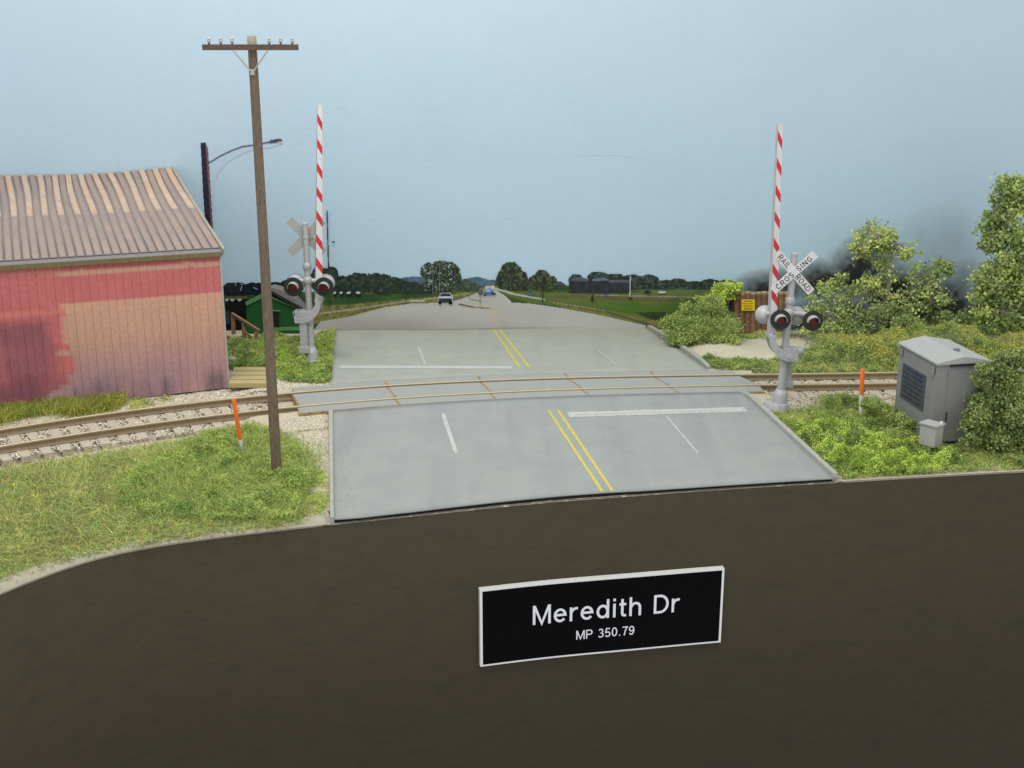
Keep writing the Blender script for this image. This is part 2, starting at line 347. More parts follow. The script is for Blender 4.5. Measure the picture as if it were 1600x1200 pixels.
M_conc2 = mat("dusty far road concrete", (158,158,146), .85, .06, .9, .15, 60, spot=[(14,.58,.7,(184,176,146),.4),(1.3,.45,.65,(150,152,146),.6),(40,.66,.74,(120,112,84),.5)], aspect=[((1.1,.10,1),.50,.66,(142,144,138),.4)])
road2 = tag(ribbon("road", near, far, M_conc2, .09), kind='structure')
def marking(name, a, b, wpx, m, parent, n=14, rnd=False, dz=.006):
    A = P(*a, dz); B = P(*b, dz); d = (B-A)[:2]; L = np.linalg.norm(d); d /= L; nrm = np.array([-d[1], d[0]])
    wd = wpx*(zpx((A[1]+B[1])/2))/F/2
    if abs(nrm[1]) > .5: wd = wd/ .28
    V = []; 
    for i in range(n+1):
        t = i/n; c = A[:2]*(1-t)+B[:2]*t; ww = wd*(1+.10*random.uniform(-1, 1))
        if rnd and i in (0, n): ww *= .5
        for s in (-1, 1): q = c+nrm*ww*s; V.append((q[0], q[1], float(hr(q[1]))+dz))
    Fc = [(2*i, 2*i+1, 2*i+3, 2*i+2) for i in range(n)]
    return link(name, npmesh(name, V, Fc), m, parent)
for a, b in (((857,641),(941,768)), ((872,641),(957,767))): marking("yellow_line", a, b, 5.2, M_ym, road1)
for a, b in (((771,515),(812,574)), ((781,515),(827,574))): marking("yellow_line", a, b, 4.2, M_ym, road2)
marking("lane_dash", (692,646), (713,708), 6.5, M_wmfaint, road1, rnd=True)
marking("lane_dash", (1041,650), (1090,707), 3.2, M_wmfaint, road1)
marking("stop_line", (888,648), (1165,639.5), 7.0, M_wmfaint, road1, 60); marking("stop_line", (900,646.5), (1140,639.5), 2.2, M_wm, road1, 60, dz=.011)
marking("stop_line", (530,573), (800,574), 5.0, M_wmfaint, road2, 50)
marking("lane_dash", (654,542), (665,570), 3.0, M_wmfaint, road2); marking("lane_dash", (933,546), (965,571), 2.2, M_wmfaint, road2)
def kerb(name, px, wpx, h, m, label, taper=True):
    pts = [P(*q) for q in px]; s = np.r_[0, np.cumsum([np.linalg.norm(b-a) for a, b in zip(pts, pts[1:])])]
    n = 30; V = []
    for i in range(n+1):
        u = s[-1]*i/n; c = np.array([np.interp(u, s, [q[k] for q in pts]) for k in range(3)])
        hh = h*(min(1, .35+i/4.) if taper else 1); wd = wpx*zpx(c[1])/F
        for dx, dz in ((0,-.12),(0.01,hh*.85),(.25*wd,hh),(wd*.9,hh),(wd,-.12)): V.append((c[0]+dx, c[1], float(hr(c[1]))+dz+random.uniform(-.004,.004)))
    Fc = [(i*5+j, i*5+j+1, (i+1)*5+j+1, (i+1)*5+j) for i in range(n) for j in range(4)]
    mb = MB(); mb.add(V, [list(f) for f in Fc]+[[0,1,2,3,4],[n*5+k for k in (4,3,2,1,0)]])
    return tag(mb.build(name, m), kind='structure')
kerb("kerb", [(1150,612),(1165,620),(1230,680),(1301,746)], 9, .11, M_kerb, "")
kerb("kerb", [(1104,574),(1092,565),(1050,534),(1006,509)], 8, .09, M_kerb, "")
kerb("kerb", [(513,644),(515,812)], 8, .06, M_kerb, "", False)
# ------------------------------------------------------------------ track and crossing surface
track = empty("railway_track", (0, float(mid(0)), 0))
tag(track, "curving single railway track on pale ballast crossing the road", "railway track")
def put(o, root): o.parent = root; o.matrix_parent_inverse = Matrix.Translation(root.location).inverted(); return o
def railpart(fn):
    xs = np.linspace(-17, 16, 160); prof = [(-.06,-.165),(-.06,-.145),(-.02,-.125),(-.02,-.05),(-.048,-.02),(-.048,.026),(.048,.026),(.048,-.02),(.02,-.05),(.02,-.125),(.06,-.145),(.06,-.165)]
    xc = np.clip(xs, -15, 12.5); y = fn(xc)+(xs-xc)*np.where(xs < 0, .75, 0.03); k = len(prof)
    V = [(x, yy+o, z) for x, yy in zip(xs, y) for o, z in prof]
    Fc = [(i*k+j, i*k+(j+1) % k, (i+1)*k+(j+1) % k, (i+1)*k+j) for i in range(len(xs)-1) for j in range(k)]
    r = put(link("rail", npmesh("rail", V, Fc), M_rail), track)
    V = [(x, yy+o, z) for x, yy in zip(xs, y) for o, z in ((-.045,.026),(-.045,.034),(.045,.034),(.045,.026))]
    Fc = [(i*4+j, i*4+j+1, (i+1)*4+j+1, (i+1)*4+j) for i in range(len(xs)-1) for j in range(3)]
    t = link("rail_head", npmesh("rail_head", V, Fc), M_railtop, r)
railpart(rail_f); railpart(rail_b)
tmesh = MB().box((0,0,0), (.24,2.55,.16)).mesh("tie", bevel=.012)
x = -16.0
while x < 15:
    if not (-6.95 < x < 7.25):
        xc = min(max(x, -15), 12.5); y = float(mid(xc))+(x-xc)*(.75 if x < 0 else .03)
        sl = float(mid(xc+.1)-mid(xc-.1))/.2
        o = put(link("tie", tmesh, M_tie), track); o.location = (x, y+random.uniform(-.04,.04), -.165-.08+random.uniform(-.006,.004)); o.rotation_euler = (0, 0, math.atan(sl)+random.uniform(-.03,.03))
    x += .49/ sqrt(1+(float(mid(max(min(x,12),-14)+.1)-mid(max(min(x,12),-14)-.1))/.2)**2)
xing = empty("crossing_surface", (0, float(mid(0)), 0))
tag(xing, "grey crossing panels edged with ochre timber set between the rails", "rail crossing")
J = {'ob': [456,600,746,881,1015,1142], 'br': [457,605,751,888,1022,1156], 'fr': [465,617,766,909,1047,1187], 'of': [467,624,774,920,1061,1196]}
ylines = {'ob': lambda x: rail_b(x)+.62, 'br': rail_b, 'fr': rail_f, 'of': lambda x: rail_f(x)-.66}
def onrow(row, px):
    lo, hi = 560., 660.
    for _ in range(40):
        m_ = (lo+hi)/2; q = G(px, m_)
        if q[1] > ylines[row](q[0]): lo = m_
        else: hi = m_
    return q
JP = {k: [onrow(k, px) for px in v] for k, v in J.items()}
def quad_on(ra, rb, j, ga, gb, ge, z0, z1, name, m, nseg=8):
    """panel between row a (near) and row b (far), joints j and j+1; ga/gb gaps along the rows, ge gap at the joints"""
    a0, a1, b0, b1 = JP[ra][j], JP[ra][j+1], JP[rb][j], JP[rb][j+1]
    V = []
    for i in range(nseg+1):
        t = i/nseg
        for (p0, p1, fn, g) in ((a0, a1, ylines[ra], ga), (b0, b1, ylines[rb], -gb)):
            L = p1[0]-p0[0]; x = p0[0]+ge+(L-2*ge)*t; y = float(fn(x))+g
            V += [(x, y, z1), (x, y, z0)]
    Fc = []
    for i in range(nseg):
        b = i*4; c = b+4
        Fc += [(b, c, c+2, b+2), (b, b+1, c+1, c), (b+2, c+2, c+3, b+3)]
    Fc += [(0,2,3,1), (nseg*4, nseg*4+1, nseg*4+3, nseg*4+2)]
    mb = MB(); mb.add(V, [list(f) for f in Fc]); return put(mb.build(name, m, None), xing)
for j in range(5):
    quad_on('of','fr', j, .035,.075,.032, -.1, .004, "panel", M_panel)
    quad_on('fr','br', j, .155,.14,.034, -.1, .004, "panel", M_panel)
    quad_on('br','ob', j, .075,.035,.032, -.1, .004, "panel", M_panel)
    for ra, rb, ga, gb in (('of','fr',0,.055), ('fr','br',.125,.10), ('br','ob',.055,0)):
        quad_on(ra, rb, j, ga, gb, -.03 if False else 0.0, -.14, -.012, "timber_frame", M_timber)
# ------------------------------------------------------------------ backdrop wall
def wall_obj():
    px = np.arange(-60, 1661, 6.); V = []; sm = []
    xs = np.linspace(-24, 24, 640); zs = np.linspace(-2, 24, 340)
    Xw, Zw = np.meshgrid(xs, zs, indexing='ij')
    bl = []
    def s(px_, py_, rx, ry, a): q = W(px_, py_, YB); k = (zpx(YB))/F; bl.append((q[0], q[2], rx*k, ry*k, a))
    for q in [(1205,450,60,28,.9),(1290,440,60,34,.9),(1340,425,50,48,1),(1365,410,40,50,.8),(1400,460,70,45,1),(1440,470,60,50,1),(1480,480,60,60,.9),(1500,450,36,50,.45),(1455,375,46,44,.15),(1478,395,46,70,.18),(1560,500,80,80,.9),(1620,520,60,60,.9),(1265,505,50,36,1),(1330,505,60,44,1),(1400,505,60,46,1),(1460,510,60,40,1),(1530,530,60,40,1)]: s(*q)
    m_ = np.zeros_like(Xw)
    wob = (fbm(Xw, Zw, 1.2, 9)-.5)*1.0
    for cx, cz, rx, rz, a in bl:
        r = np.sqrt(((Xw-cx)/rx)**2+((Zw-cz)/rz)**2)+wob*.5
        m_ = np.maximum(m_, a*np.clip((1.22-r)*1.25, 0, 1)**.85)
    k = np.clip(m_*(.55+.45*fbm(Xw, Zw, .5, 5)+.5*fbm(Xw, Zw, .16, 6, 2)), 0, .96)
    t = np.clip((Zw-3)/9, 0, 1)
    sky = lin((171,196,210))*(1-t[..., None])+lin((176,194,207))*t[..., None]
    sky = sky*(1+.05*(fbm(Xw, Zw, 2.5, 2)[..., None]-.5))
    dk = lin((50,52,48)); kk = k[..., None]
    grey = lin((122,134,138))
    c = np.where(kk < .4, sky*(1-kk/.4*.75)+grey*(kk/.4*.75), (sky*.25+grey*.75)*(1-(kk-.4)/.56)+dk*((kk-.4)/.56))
    V = np.stack([Xw.ravel(), np.full(Xw.size, YB), Zw.ravel()], 1)
    n1, n2 = Xw.shape; q = (np.arange(n1-1)[:, None]*n2+np.arange(n2-1)).ravel()
    m = mat("painted plaster sky", (0,0,0), .8, .015, 2, 0, attr=True, spec=.15)
    nt = m.node_tree; N = nt.nodes; L = nt.links
    tc = N.new("ShaderNodeTexCoord"); n1_ = N.new("ShaderNodeTexNoise"); n1_.inputs["Scale"].default_value = 1.1; n1_.inputs["Detail"].default_value = 8; n1_.inputs["Distortion"].default_value = 1.2; L.new(tc.outputs["Object"], n1_.inputs["Vector"])
    n2_ = N.new("ShaderNodeTexNoise"); n2_.inputs["Scale"].default_value = 9; n2_.inputs["Detail"].default_value = 5; L.new(tc.outputs["Object"], n2_.inputs["Vector"])
    mr = N.new("ShaderNodeMapRange"); mr.inputs[1].default_value = .47; mr.inputs[2].default_value = .53; L.new(n1_.outputs["Fac"], mr.inputs[0])
    ad = N.new("ShaderNodeMath"); ad.operation = 'MULTIPLY_ADD'; ad.inputs[1].default_value = .35; L.new(mr.outputs[0], ad.inputs[0]); L.new(n2_.outputs["Fac"], ad.inputs[2])
    b = N.new("ShaderNodeBump"); b.inputs["Strength"].default_value = .16; b.inputs["Distance"].default_value = .03; L.new(ad.outputs[0], b.inputs["Height"]); L.new(b.outputs[0], N["Principled BSDF"].inputs["Normal"])
    o = link("sky_backdrop", npmesh("sky_backdrop", V, np.stack([q, q+n2, q+n2+1, q+1], 1), c.reshape(-1, 3), True), m)
    tag(o, kind='structure')
wall_obj()
# raised wrinkles in the wall's paper
M_wr = mat("wall paper wrinkle", (174,198,211), .8, .01, 3, spec=.15)
for pts in ([(898,244),(930,242),(962,242),(1000,248)],[(772,352),(790,342),(806,338)],[(520,165),(540,172),(556,190)]):
    MB().tube([W(a, b, YB-.002) for a, b in pts], [.004]+[.007]*(len(pts)-2)+[.004], 6).build("wall_wrinkle", M_wr, bpy.data.objects["sky_backdrop"], True)
# ------------------------------------------------------------------ the printed scene on the backdrop: each cut-out a flat sheet of its own
class Canvas:
    def __init__(s, x0, y0, x1, y1, st=1.):
        s.b = (x0, y0, x1, y1); s.st = st
        s.x = np.arange(x0, x1+st*.5, st); s.y = np.arange(y0, y1+st*.5, st)
        s.X, s.Y = np.meshgrid(s.x, s.y, indexing='ij'); s.c = np.zeros(s.X.shape+(3,)); s.m = np.zeros(s.X.shape, bool)
    def inpoly(s, poly, jx=0, jy=0, sc=6, seed=1):
        X = s.X+(fbm(s.X, s.Y, sc, seed)-.5)*2*jx; Y = s.Y+(fbm(s.X, s.Y, sc, seed+50)-.5)*2*jy
        r = np.zeros(X.shape, bool); n = len(poly)
        for i in range(n):
            x1, y1 = poly[i]; x2, y2 = poly[(i+1) % n]
            if y1 == y2: continue
            c = ((Y < y1) != (Y < y2)) & (X < (x2-x1)*(Y-y1)/(y2-y1)+x1); r ^= c
        return r
    def fill(s, k, rgb, rgb2=None, sc=5, seed=1, new=True, sx=1., amt=1.):
        c = np.array(rgb, float)[None, None]+0*s.c
        if rgb2 is not None:
            t = np.clip((fbm(s.X*sx, s.Y, sc, seed)-.3)/.4, 0, 1)[..., None]*amt; c = c*(1-t)+np.array(rgb2, float)*t
        s.c[k] = c[k]
        if new: s.m |= k
        return s
    def poly(s, poly, rgb, rgb2=None, jx=0, jy=0, sc=5, seed=1, **kw): return s.fill(s.inpoly(poly, jx, jy, sc, seed), rgb, rgb2, sc, seed, **kw)
    def line(s, a, b, wd, rgb, **kw):
        d = np.array(b, float)-a; L = max(np.hypot(*d), 1e-6); t = np.clip(((s.X-a[0])*d[0]+(s.Y-a[1])*d[1])/L**2, 0, 1)
        return s.fill(np.hypot(s.X-a[0]-t*d[0], s.Y-a[1]-t*d[1]) <= wd/2, rgb, **kw)
    def ell(s, cx, cy, rx, ry, rgb, rgb2=None, j=0, sc=5, seed=1, **kw):
        return s.fill(((s.X-cx)/rx)**2+((s.Y-cy)/ry)**2+(fbm(s.X, s.Y, sc, seed)-.5)*2*j < 1, rgb, rgb2, sc, seed, **kw)
    def make(s, name, layer, label=None, cat=None, group=None, kind=None, parent=None):
        Y = YB-.012*layer; n1, n2 = s.X.shape
        P3 = np.zeros(s.X.shape+(3,))
        u = (s.X-800)/F; v = (600-s.Y)/F; dy = cos(PITCH)+v*sin(PITCH); dz = -sin(PITCH)+v*cos(PITCH); t = Y/dy
        P3[..., 0] = u*t; P3[..., 1] = Y; P3[..., 2] = H+dz*t
        m = s.m[:-1, :-1] & s.m[1:, :-1] & s.m[:-1, 1:] & s.m[1:, 1:]
        i, j = np.nonzero(m); q = i*n2+j
        Fq = np.stack([q, q+1, q+n2+1, q+n2], 1)
        used, inv = np.unique(Fq, return_inverse=True)
        o = link(name, npmesh(name, P3.reshape(-1, 3)[used], inv.reshape(Fq.shape), lin(s.c.reshape(-1, 3)[used])), M_print, parent)
        if label: tag(o, label, cat, group)
        if kind: o['kind'] = kind
        return o
# fields and distance
c = Canvas(348, 436, 1160, 530)
c.poly([(348,458),(640,452),(760,440),(770,436),(800,446),(890,446),(1160,446),(1160,530),(348,530)], (60,82,48), (78,92,52), sc=18, seed=3, sx=.3)
c.poly([(348,462),(660,458),(690,460),(560,474),(480,480),(348,480)], (46,74,44), (58,88,46), sc=14, seed=4, sx=.3)
c.poly([(348,482),(540,476),(700,462),(730,458),(730,472),(640,474),(600,480),(545,494),(490,506),(348,530)], (96,94,52), (128,122,70), jy=1.5, sc=6, seed=8)
c.line((500,490),(560,482),2.6,(150,150,140)); c.line((560,482),(640,470),2.2,(140,142,128)); c.line((643,470),(662,470),3,(170,168,156)); c.line((662,468),(740,458),2,(150,152,130))
c.poly([(700,462),(760,448),(790,446),(770,456),(720,462)], (98,120,64), (128,140,82), sc=5)
c.poly([(786,446),(850,458),(1160,458),(1160,530),(1000,506),(880,478),(830,474),(786,460)], (84,104,52), (102,110,58), sc=16, seed=12, sx=.25)
c.poly([(870,461),(1160,464),(1160,476),(960,470),(860,466)], (100,100,66), (82,92,56), sc=8, seed=13, sx=.4)
c.poly([(940,472),(1060,474),(1080,500),(1000,492),(920,480)], (72,100,42), (84,112,48), sc=9, seed=14, sx=.3)
c.poly([(990,488),(1060,488),(1060,502),(1020,500)], (44,58,36), (58,72,40), sc=6, seed=15, jy=2)
c.poly([(860,472),(930,484),(1040,503),(1040,512),(1006,506),(880,480)], (128,124,62), (104,108,54), sc=6, seed=16)
c.poly([(1000,447),(1120,450),(1120,459),(1000,457)], (78,104,72), (92,112,78), sc=6, seed=17, sx=.3)
c.line((930,461),(1110,465),1.6,(140,140,118)); c.line((795,458),(850,468),3,(168,168,158)); c.line((770,450),(800,458),3,(170,172,160))
c.make("printed_fields", 1, kind='structure')
c = Canvas(480, 430, 1160, 530)
rp = [(480,528),(500,502),(545,494),(575,486),(602,479),(640,474),(700,472),(722,466),(745,457),(757,452),(759,437),(769,437),(775,452),(792,463),(800,472),(830,474),(880,481),(940,492),(1010,508),(1010,530)]
c.poly(rp, (176,176,170), (168,168,162), sc=22, seed=21, sx=.35)
_d = (np.clip((c.Y-486)/26, 0, 1)*np.clip((800-c.X)/160, 0, 1)*14)[..., None]; c.c = c.c-_d*(c.c.sum(2, keepdims=True) > 380)
c.poly([(759,436),(769,436),(773,450),(757,452)], (200,196,186), (170,170,168), sc=3, new=False)
c.line((865,473),(950,488),2.2,(92,92,88)); c.line((950,488),(1020,508),3.4,(86,86,84)); c.line((860,471.5),(945,485),1.4,(166,160,120)); 
c.line((718,475.5),(740,480),2.6,(92,90,82)); c.line((740,480.5),(766,481.5),2.2,(148,112,72)); c.line((735,468),(752,471),1.6,(120,120,112)); c.line((752,472),(762,472),1.2,(172,150,116))
c.line((770,482),(771.5,516),2.2,(190,172,112)); c.line((776,482),(782,516),2.2,(186,174,126))
c.poly([(548,493),(602,478),(640,473),(640,475),(604,481.5),(550,496)], (176,166,140), new=False)
c.make("printed_road", 2, kind='structure')
def tree_print(name, blobs, label, layer, seed, group=None, dark=(38,44,36), light=(84,96,70), base=None, kind=None, cat="tree", holes=.0):
    x0 = min(b[0]-b[2] for b in blobs)-4; x1 = max(b[0]+b[2] for b in blobs)+4; y0 = min(b[1]-b[3] for b in blobs)-4; y1 = max(b[1]+b[3] for b in blobs)+4
    if base: y1 = max(y1, base)
    c = Canvas(x0, y0, x1, y1, .8)
    for i, b in enumerate(blobs): c.ell(b[0], b[1], b[2], b[3], dark, light, j=.35, sc=5, seed=seed+i, amt=.55)
    if base: c.m &= c.Y <= base
    # sunlit flecks towards the top left of each clump, gaps near the rim
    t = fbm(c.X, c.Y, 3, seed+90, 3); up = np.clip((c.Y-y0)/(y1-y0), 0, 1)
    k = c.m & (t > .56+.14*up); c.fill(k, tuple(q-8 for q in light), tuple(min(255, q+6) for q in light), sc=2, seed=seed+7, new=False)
    if holes: k = c.m & (fbm(c.X, c.Y, 2.4, seed+33, 2) > .78-holes); c.fill(k, (150,170,176), new=False)
    return c.make(name, layer, label, cat, group, kind)
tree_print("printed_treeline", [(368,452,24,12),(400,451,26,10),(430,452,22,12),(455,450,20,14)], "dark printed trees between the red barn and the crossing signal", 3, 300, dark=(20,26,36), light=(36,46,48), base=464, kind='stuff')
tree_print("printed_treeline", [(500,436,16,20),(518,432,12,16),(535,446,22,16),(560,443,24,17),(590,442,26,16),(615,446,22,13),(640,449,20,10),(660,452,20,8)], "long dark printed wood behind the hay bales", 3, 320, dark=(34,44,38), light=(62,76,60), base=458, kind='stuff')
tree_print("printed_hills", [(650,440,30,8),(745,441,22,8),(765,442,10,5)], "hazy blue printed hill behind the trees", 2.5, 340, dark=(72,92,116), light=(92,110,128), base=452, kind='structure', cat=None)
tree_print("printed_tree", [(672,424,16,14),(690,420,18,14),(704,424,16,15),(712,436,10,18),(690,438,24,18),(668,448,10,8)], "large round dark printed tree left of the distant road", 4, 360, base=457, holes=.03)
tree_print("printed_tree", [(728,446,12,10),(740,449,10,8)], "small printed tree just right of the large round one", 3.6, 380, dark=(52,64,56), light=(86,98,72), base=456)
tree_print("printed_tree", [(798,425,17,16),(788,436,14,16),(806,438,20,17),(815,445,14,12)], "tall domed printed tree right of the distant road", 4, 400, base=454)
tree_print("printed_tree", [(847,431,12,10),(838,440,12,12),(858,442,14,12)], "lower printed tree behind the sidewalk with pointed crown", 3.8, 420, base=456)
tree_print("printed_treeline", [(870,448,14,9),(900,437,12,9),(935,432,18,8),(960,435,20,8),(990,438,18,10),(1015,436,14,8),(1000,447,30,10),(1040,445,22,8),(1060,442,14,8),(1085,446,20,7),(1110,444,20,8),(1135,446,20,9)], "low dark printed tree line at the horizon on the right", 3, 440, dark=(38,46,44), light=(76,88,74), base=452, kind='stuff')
c = Canvas(824, 440, 890, 472); 
c = Canvas(886, 424, 990, 464)
c.poly([(889,437),(905,431),(922,437),(934,432),(962,433),(980,436),(986,441),(986,458),(889,458)], (56,58,62), (44,46,52), sc=8, seed=31, sx=2.5)
c.poly([(889,438),(905,432),(920,438),(918,440)], (82,92,98), new=False); c.poly([(926,436),(945,433),(952,438),(926,440)], (98,106,124), new=False); c.poly([(952,437),(984,438),(986,442),(952,441)], (88,92,96), new=False)
for xx in (896,911,923,951,966,978): c.line((xx,441),(xx,457),1.2,(38,40,46), new=False)
c.make("printed_shed", 4.5, "long dark grey printed warehouse in the field at the horizon", "warehouse")
c = Canvas(981, 420, 993, 470, .7); c.line((985,432),(984,463),2.2,(176,184,186)); c.ell(985,466,4,2.2,(60,60,54)); c.make("printed_post", 5.2, "thin white printed post at the corner of the grey warehouse", "post")
c = Canvas(680, 452, 712, 478, .6)
c.poly([(689,457),(704,457),(708,464),(708,472),(684,472),(684,465)], (176,178,180)); c.poly([(690,458.5),(703,458.5),(705,463),(687,463)], (46,56,66), new=False); c.poly([(685,466),(706,466),(706,472.5),(685,472.5)], (34,42,56), (54,66,80), sc=4, new=False)
c.poly([(685,471),(690,471),(690,475.5),(685,475.5)], (16,16,18)); c.poly([(701,471),(706.5,471),(706.5,475.5),(701,475.5)], (16,16,18)); c.line((686,464.5),(706,464.5),1.4,(206,208,208), new=False)
c.make("printed_pickup", 6, "dark printed vehicle with white roof driving away on the road", "vehicle")
c = Canvas(752, 446, 778, 466, .6)
c.poly([(757,453),(766,450),(772,455),(773,461),(756,461)], (88,114,170), (66,88,140), sc=3); c.poly([(759,453.5),(765,452),(768,455),(759,456)], (150,174,210), new=False); c.ell(757.5,461,1.8,2,(20,22,30)); c.poly([(768,457),(775,458),(775,461),(768,461)], (40,48,66)); c.make("printed_car", 6, "blue printed car just right of the median sign", "car")
c = Canvas(744, 448, 758, 482, .6); c.ell(751,456.5,4.6,4.6,(82,78,68),(104,98,84)); c.line((750.5,460),(750.5,478),1.2,(96,92,84)); c.make("printed_sign", 7, "brown printed sign on a thin post on the median", "road sign")
c = Canvas(726, 454, 738, 470, .6); c.line((732.5,461),(732.5,467),1.4,(110,116,124)); c.ell(732.5,460,1.8,1.8,(120,128,138)); c.make("printed_sign", 7.2, "tiny grey printed sign between the two vehicles", "road sign")
c = Canvas(918, 456, 932, 474, .6); c.ell(925.5,467,2.3,4.5,(46,40,34)); c.ell(925.5,462.5,1.6,2,(38,34,30)); c.make("printed_hydrant", 6, "small dark printed hydrant standing in the green field", "hydrant")
for i, (xx, r) in enumerate([(524,4.2),(534,4.6),(546,6),(559,6)]):
    c = Canvas(xx-8, 450, xx+8, 466, .6); c.ell(xx, 459, r, 3.8, (32,38,34)); c.ell(xx-1.5+2*(i==3), 457, r*.62, 2.3, (176,182,180), new=False)
    c.make("printed_hay_bale", 6, ["small printed hay bale nearest the crossing signal","second printed hay bale right of the signal lamp","third printed hay bale, with a bright top","round printed hay bale farthest from the crossing signal"][i], "hay bale", "printed hay bales in the field")
c = Canvas(584, 450, 614, 464, .6); c.poly([(589,454),(608,453),(610,459),(589,459)], (40,42,44), (60,60,58), sc=3); c.line((593,453.5),(597,453.5),1.3,(150,120,110)); c.make("printed_trailer", 6, "dark low printed trailer parked in the hay field", "trailer")
for xx, ya, yb_, wd, lab, cl in [(634,434,470,1.8,"dark printed pole standing alone in the field",(54,56,52)),(676,418,462,1.2,"thin printed lamp pole left of two in front of the tree",(104,114,126)),(687,412,462,1.5,"brighter thin printed lamp pole behind the dark vehicle",(120,130,142)),(711,422,462,1.3,"bluish printed lamp pole right of the dark vehicle",(78,92,120)),(848,444,472,2.6,"short dark printed pole beside the sidewalk",(54,50,46)),(842,446,470,1.4,"grey printed post left of the dark sidewalk pole",(104,104,108))]:
    c = Canvas(xx-4, ya-3, xx+4, yb_+3, .6); c.line((xx,ya),(xx,yb_),wd,cl); c.make("printed_pole", 7, lab, "pole", "printed poles along the distant road")
for xx, yy, wd, cl, lab in [(829,458.5,14,(88,104,150),"blue printed car beside the sidewalk pole"),(947,459,10,(62,74,120),"dark blue printed car before the grey warehouse"),(1034,456.5,14,(192,198,204),"white printed car right of the grey warehouse"),(1012,457,14,(52,56,60),"dark printed car left of the white one")]:
    c = Canvas(xx-10, yy-6, xx+10, yy+6, .6); c.ell(xx, yy, wd/2, 2, cl); c.ell(xx-1, yy-1.6, wd*.28, 1.6, tuple(int(q*.7) for q in cl)); c.make("printed_car", 6.5, lab, "car", "printed cars parked in the distance")
c = Canvas(506, 322, 528, 480, .7); c.line((511,330),(515,480),2.6,(62,58,62)); c.line((505.5,336),(518,335),1.2,(96,100,126)); c.line((515,334),(517,331),1.1,(96,100,126)); c.line((513,377),(519,380),1,(120,120,120)); c.ell(521,378,3,2,(92,92,92)); c.make("printed_pole", 7.5, "tall dark printed utility pole right of the striped gate arm", "pole", "printed poles along the distant road")
# street lamp: an ink-dark pole, an arm and its luminaire, with the pale paper left beneath the arm
lamp = empty("printed_street_lamp", W(325,360,YB-.1)); tag(lamp, "printed street lamp with a long curved arm above the barn roof", "street lamp")
c = Canvas(310, 216, 350, 372, .7); c.poly([(313,223),(321,222),(325,232),(333,356),(333,372),(322,372),(317,300)], (54,46,58), (40,40,56), sc=6, sx=3, seed=4); c.poly([(321,224),(324,232),(332,356),(330,356)], (118,84,84), new=False); put(c.make("pole", 2), lamp)
c = Canvas(324, 214, 452, 262, .7)
ap = [(327,254),(345,243),(362,235),(378,229),(392,227),(410,224),(424,221)]
for a, b in zip(ap, ap[1:]): c.line(a, b, 2.6, (88,80,100))
put(c.make("arm", 2), lamp)
c = Canvas(416, 210, 450, 232, .6); c.poly([(420,220),(430,217),(438,216),(442,219),(440,221),(424,224),(419,223)], (74,72,88)); c.poly([(423,217),(425,217),(425,220),(423,220)], (74,72,88)); c.ell(438,223,4,2,(184,176,170)); put(c.make("luminaire", 2.5), lamp)
c = Canvas(324, 222, 445, 420, 1.); edge = [(327,256),(345,245),(362,237),(378,231),(392,229),(424,224),(440,226),(420,232),(398,233),(375,243),(355,255),(342,270),(336,285),(336,362),(334,362),(331,310)]
c.poly(edge, (172,191,206), (170,189,204), sc=8); put(c.make("paper_margin", 1), lamp)
# black awning print left of the green shed
c = Canvas(350, 440, 392, 530, .8)
c.poly([(352,462),(388,462),(388,530),(352,530)], (26,28,26), (14,16,16), sc=7, seed=5); c.poly([(352,462),(388,462),(388,467),(352,468)], (88,92,52), (66,74,44), sc=4, new=False)
for xx in (354,363,374): c.poly([(xx-4,467),(xx+4,467),(xx+1,471),(xx-1,471)], (168,176,168), new=False)
c.poly([(352,486),(358,486),(360,506),(352,506)], (64,74,74), (34,40,42), sc=3, new=False)
c.make("printed_awning", 5, "black printed lean-to with a white scalloped awning beside the green shed", "lean-to")
fl = empty("printed_rooftops", W(385,448,YB-.08)); tag(fl, "pale printed flecks of a roof among the dark trees behind the barn", "printed roof")
for a, b in (((367,443),(369,446)),((376,444),(381,444)),((378,447),(376,454)),((396,449),(402,452)),((431,446),(434,448))):
    c = Canvas(min(a[0],b[0])-3, min(a[1],b[1])-3, max(a[0],b[0])+3, max(a[1],b[1])+3, .5); c.line(a, b, 1.8, (150,164,176)); put(c.make("fleck", 5.5), fl)
# ------------------------------------------------------------------ green shed (shallow relief)
sh = empty("green_shed", W(425,525,39.9)); tag(sh, "low green wooden shed with grey tin roof behind the utility pole", "shed")
def WW(px, py, y): return tuple(W(px, py, y))
def relief(name, poly, y0, y1, m, parent):
    mb = MB(); mb.prism(poly, lambda a, b: WW(a, b, y0), lambda a, b: (WW(a, b, y0)[0], y1, WW(a, b, y0)[2])); o = mb.build(name, m); return put(o, parent)
relief("wall", [(385,474),(410,457),(470,486),(470,528),(385,528)], 39.9, 40.42, M_green, sh)
relief("rake_trim", [(383,472),(409,459),(409,466),(385,478)], 39.86, 39.94, M_greenpale, sh)
relief("rake_trim", [(420,461.5),(473,483.5),(473,486.5),(420,465)], 39.86, 39.94, M_greenpale, sh)
relief("skirt_board", [(426,512),(468,511),(468,516),(426,517)], 39.84, 39.9, M_greenpale, sh)
relief("skirt_board", [(388,517),(468,516),(468,524),(388,524)], 39.86, 39.91, M_green, sh)
wd = relief("window", [(425,486),(436,487),(436,512),(425,511)], 39.86, 39.91, M_blackmat, sh)
relief("window_frame", [(424,484.5),(438,485.5),(438,487),(424,486)], 39.84, 39.9, M_greenpale, sh)
mb = MB(); a, b, c_, d = WW(412,453,39.8), WW(476,485.5,39.8), W(470,477,40.4), W(424,449,40.4)
tin = [(412,452),(424,449),(440,453),(460,466),(477,485),(470,483.5)]
